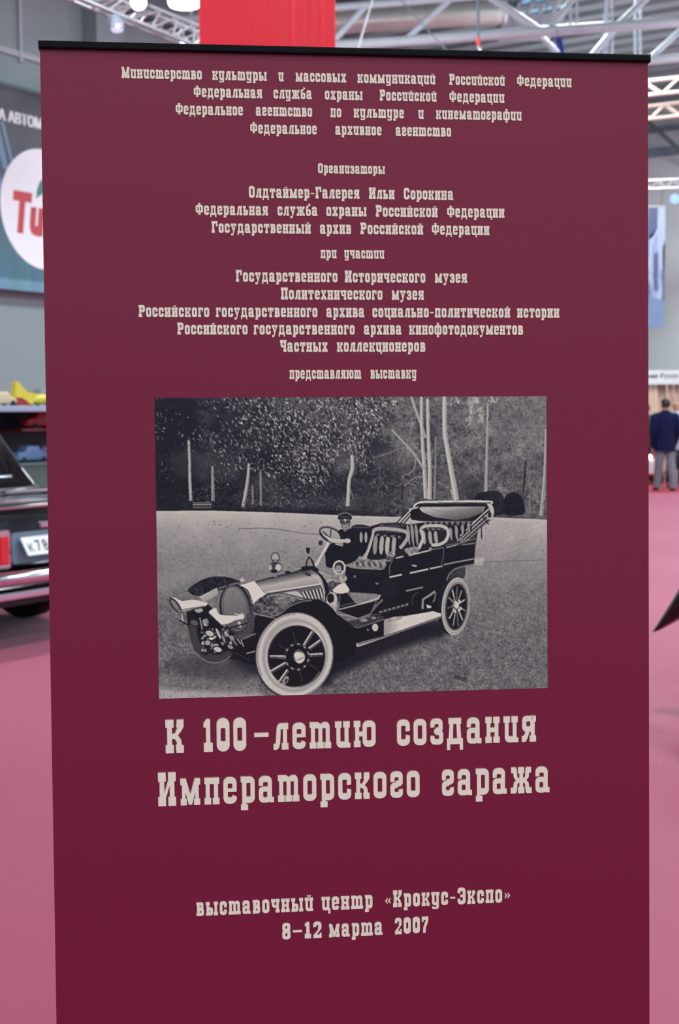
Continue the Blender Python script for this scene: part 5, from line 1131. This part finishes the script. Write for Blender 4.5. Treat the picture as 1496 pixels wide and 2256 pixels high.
    for i, s in enumerate((1, -1)):
        ex, ey = elbows[i]; hx, hy, hz = hands[i]
        J.tube([(s * .15, lean, 1.44), (s * .2, lean, 1.425), (s * .235 + (ex - s * .3) * .3, ey * .4 + lean, 1.32), (ex, ey + lean, 1.14), ((ex + hx) / 2, (ey + hy) / 2 + lean * .5, (1.14 + hz) / 2), (hx, hy, hz + .0)], [.07, .083, .078, .066, .058, .05], 16)
    sc(J).build('jacket', jacket, t, smooth=True)
    if shirt: sc(MB().lathe([(.058, 1.52), (.07, 1.555), (.062, 1.56), (.055, 1.53)], Matrix.Translation((0, lean, 0)))).build('collar', shirt, t, smooth=True)
    # trousers and shoes
    Tm = MB(); Tm.loft([el_(0, 0, .175, .125, 1.0), el_(0, 0, .185, .135, .9), el_(0, 0, .18, .13, .84)])
    for i, s in enumerate((1, -1)):
        fx, fy = feet[i]; Tm.tube([(s * .09, 0, .92), (s * .095, 0, .80), (s * .11 + (fx - s * .12) * .5, -.01 + fy * .4, .50), (fx, .015 + fy, .24), (fx, .01 + fy, .055)], [.10, .102, .085, .078, .08], 18)
    sc(Tm).build('trousers', trousers, t, smooth=True)
    for i, s in enumerate((1, -1)):
        fx, fy = feet[i]; shm = MB().sphere((fx + s * .012, -.07 + fy, .032), .05, (.95, 2.7, .9)); shm.v = [(x, y, max(z, .0)) for x, y, z in shm.v]; sc(shm).build('shoe', m_black, t, smooth=True)
    return t
m_navy = mat('navy_jacket_cloth', (14, 19, 60), .85, spec=.2, var=.1); m_greytr = mat('grey_trouser_cloth', (112, 116, 128), .8, var=.1)
fl = on_floor(1464, 1081, .003)
hpx = fl.y / 3000.
p1 = person('man seen from behind in navy jacket and grey trousers, walking beside the banner edge', fl, math.radians(186), 1.70, m_navy, m_greytr, m_hair, None, elbows=((.255, .05), (-.25, .06)), hands=((.22, -.06, .84), (-.20, -.07, .86)), feet=((.10, -.12), (-.13, .10)))
f2 = on_floor(1489, 1074, .003); p2 = person('grey-haired man in pale blue jacket facing the camera, standing beyond the man in navy', f2, math.radians(-12), 1.70, mat('pale_blue_jacket_cloth', (190, 208, 222), .75), mat('dark_trouser_cloth', (34, 36, 48), .8), m_greyhair, m_white, bald=True)
bgp = on_floor(1497, 1072); 
bag = thing('shoulder_bag', 'black shoulder bag at the right edge of the photo beside the grey-haired man', 'bag', (at(1497, 1020, f2.y - .42).x, f2.y - .42, at(1493, 1034, f2.y - .3).z)); 
MB().box(-.11, .12, -.06, .06, 0, .3, bev=.03).build('bag_body', m_black, bag, smooth=True)
MB().box(-.09, .1, -.075, -.055, .16, .3, bev=.008).build('flap', mat('blue_black_leather', (22, 30, 52), .4), bag)
MB().tube([(-.10, 0, .28), (-.06, .10, .55), (.0, .26, .95), (.06, .20, .9), (.11, 0, .28)], .012, 8).build('strap', m_black, bag, smooth=True)
f3 = on_floor(1421, 1061, .003); p3 = person('dark-haired person mostly hidden behind the banner, left of the man in navy', f3, math.radians(160), 1.62, mat('brown_jacket_cloth', (52, 40, 38), .8), mat('dark_trouser_cloth', (34, 36, 48), .8), mat('brown_hair', (58, 40, 34), .6))
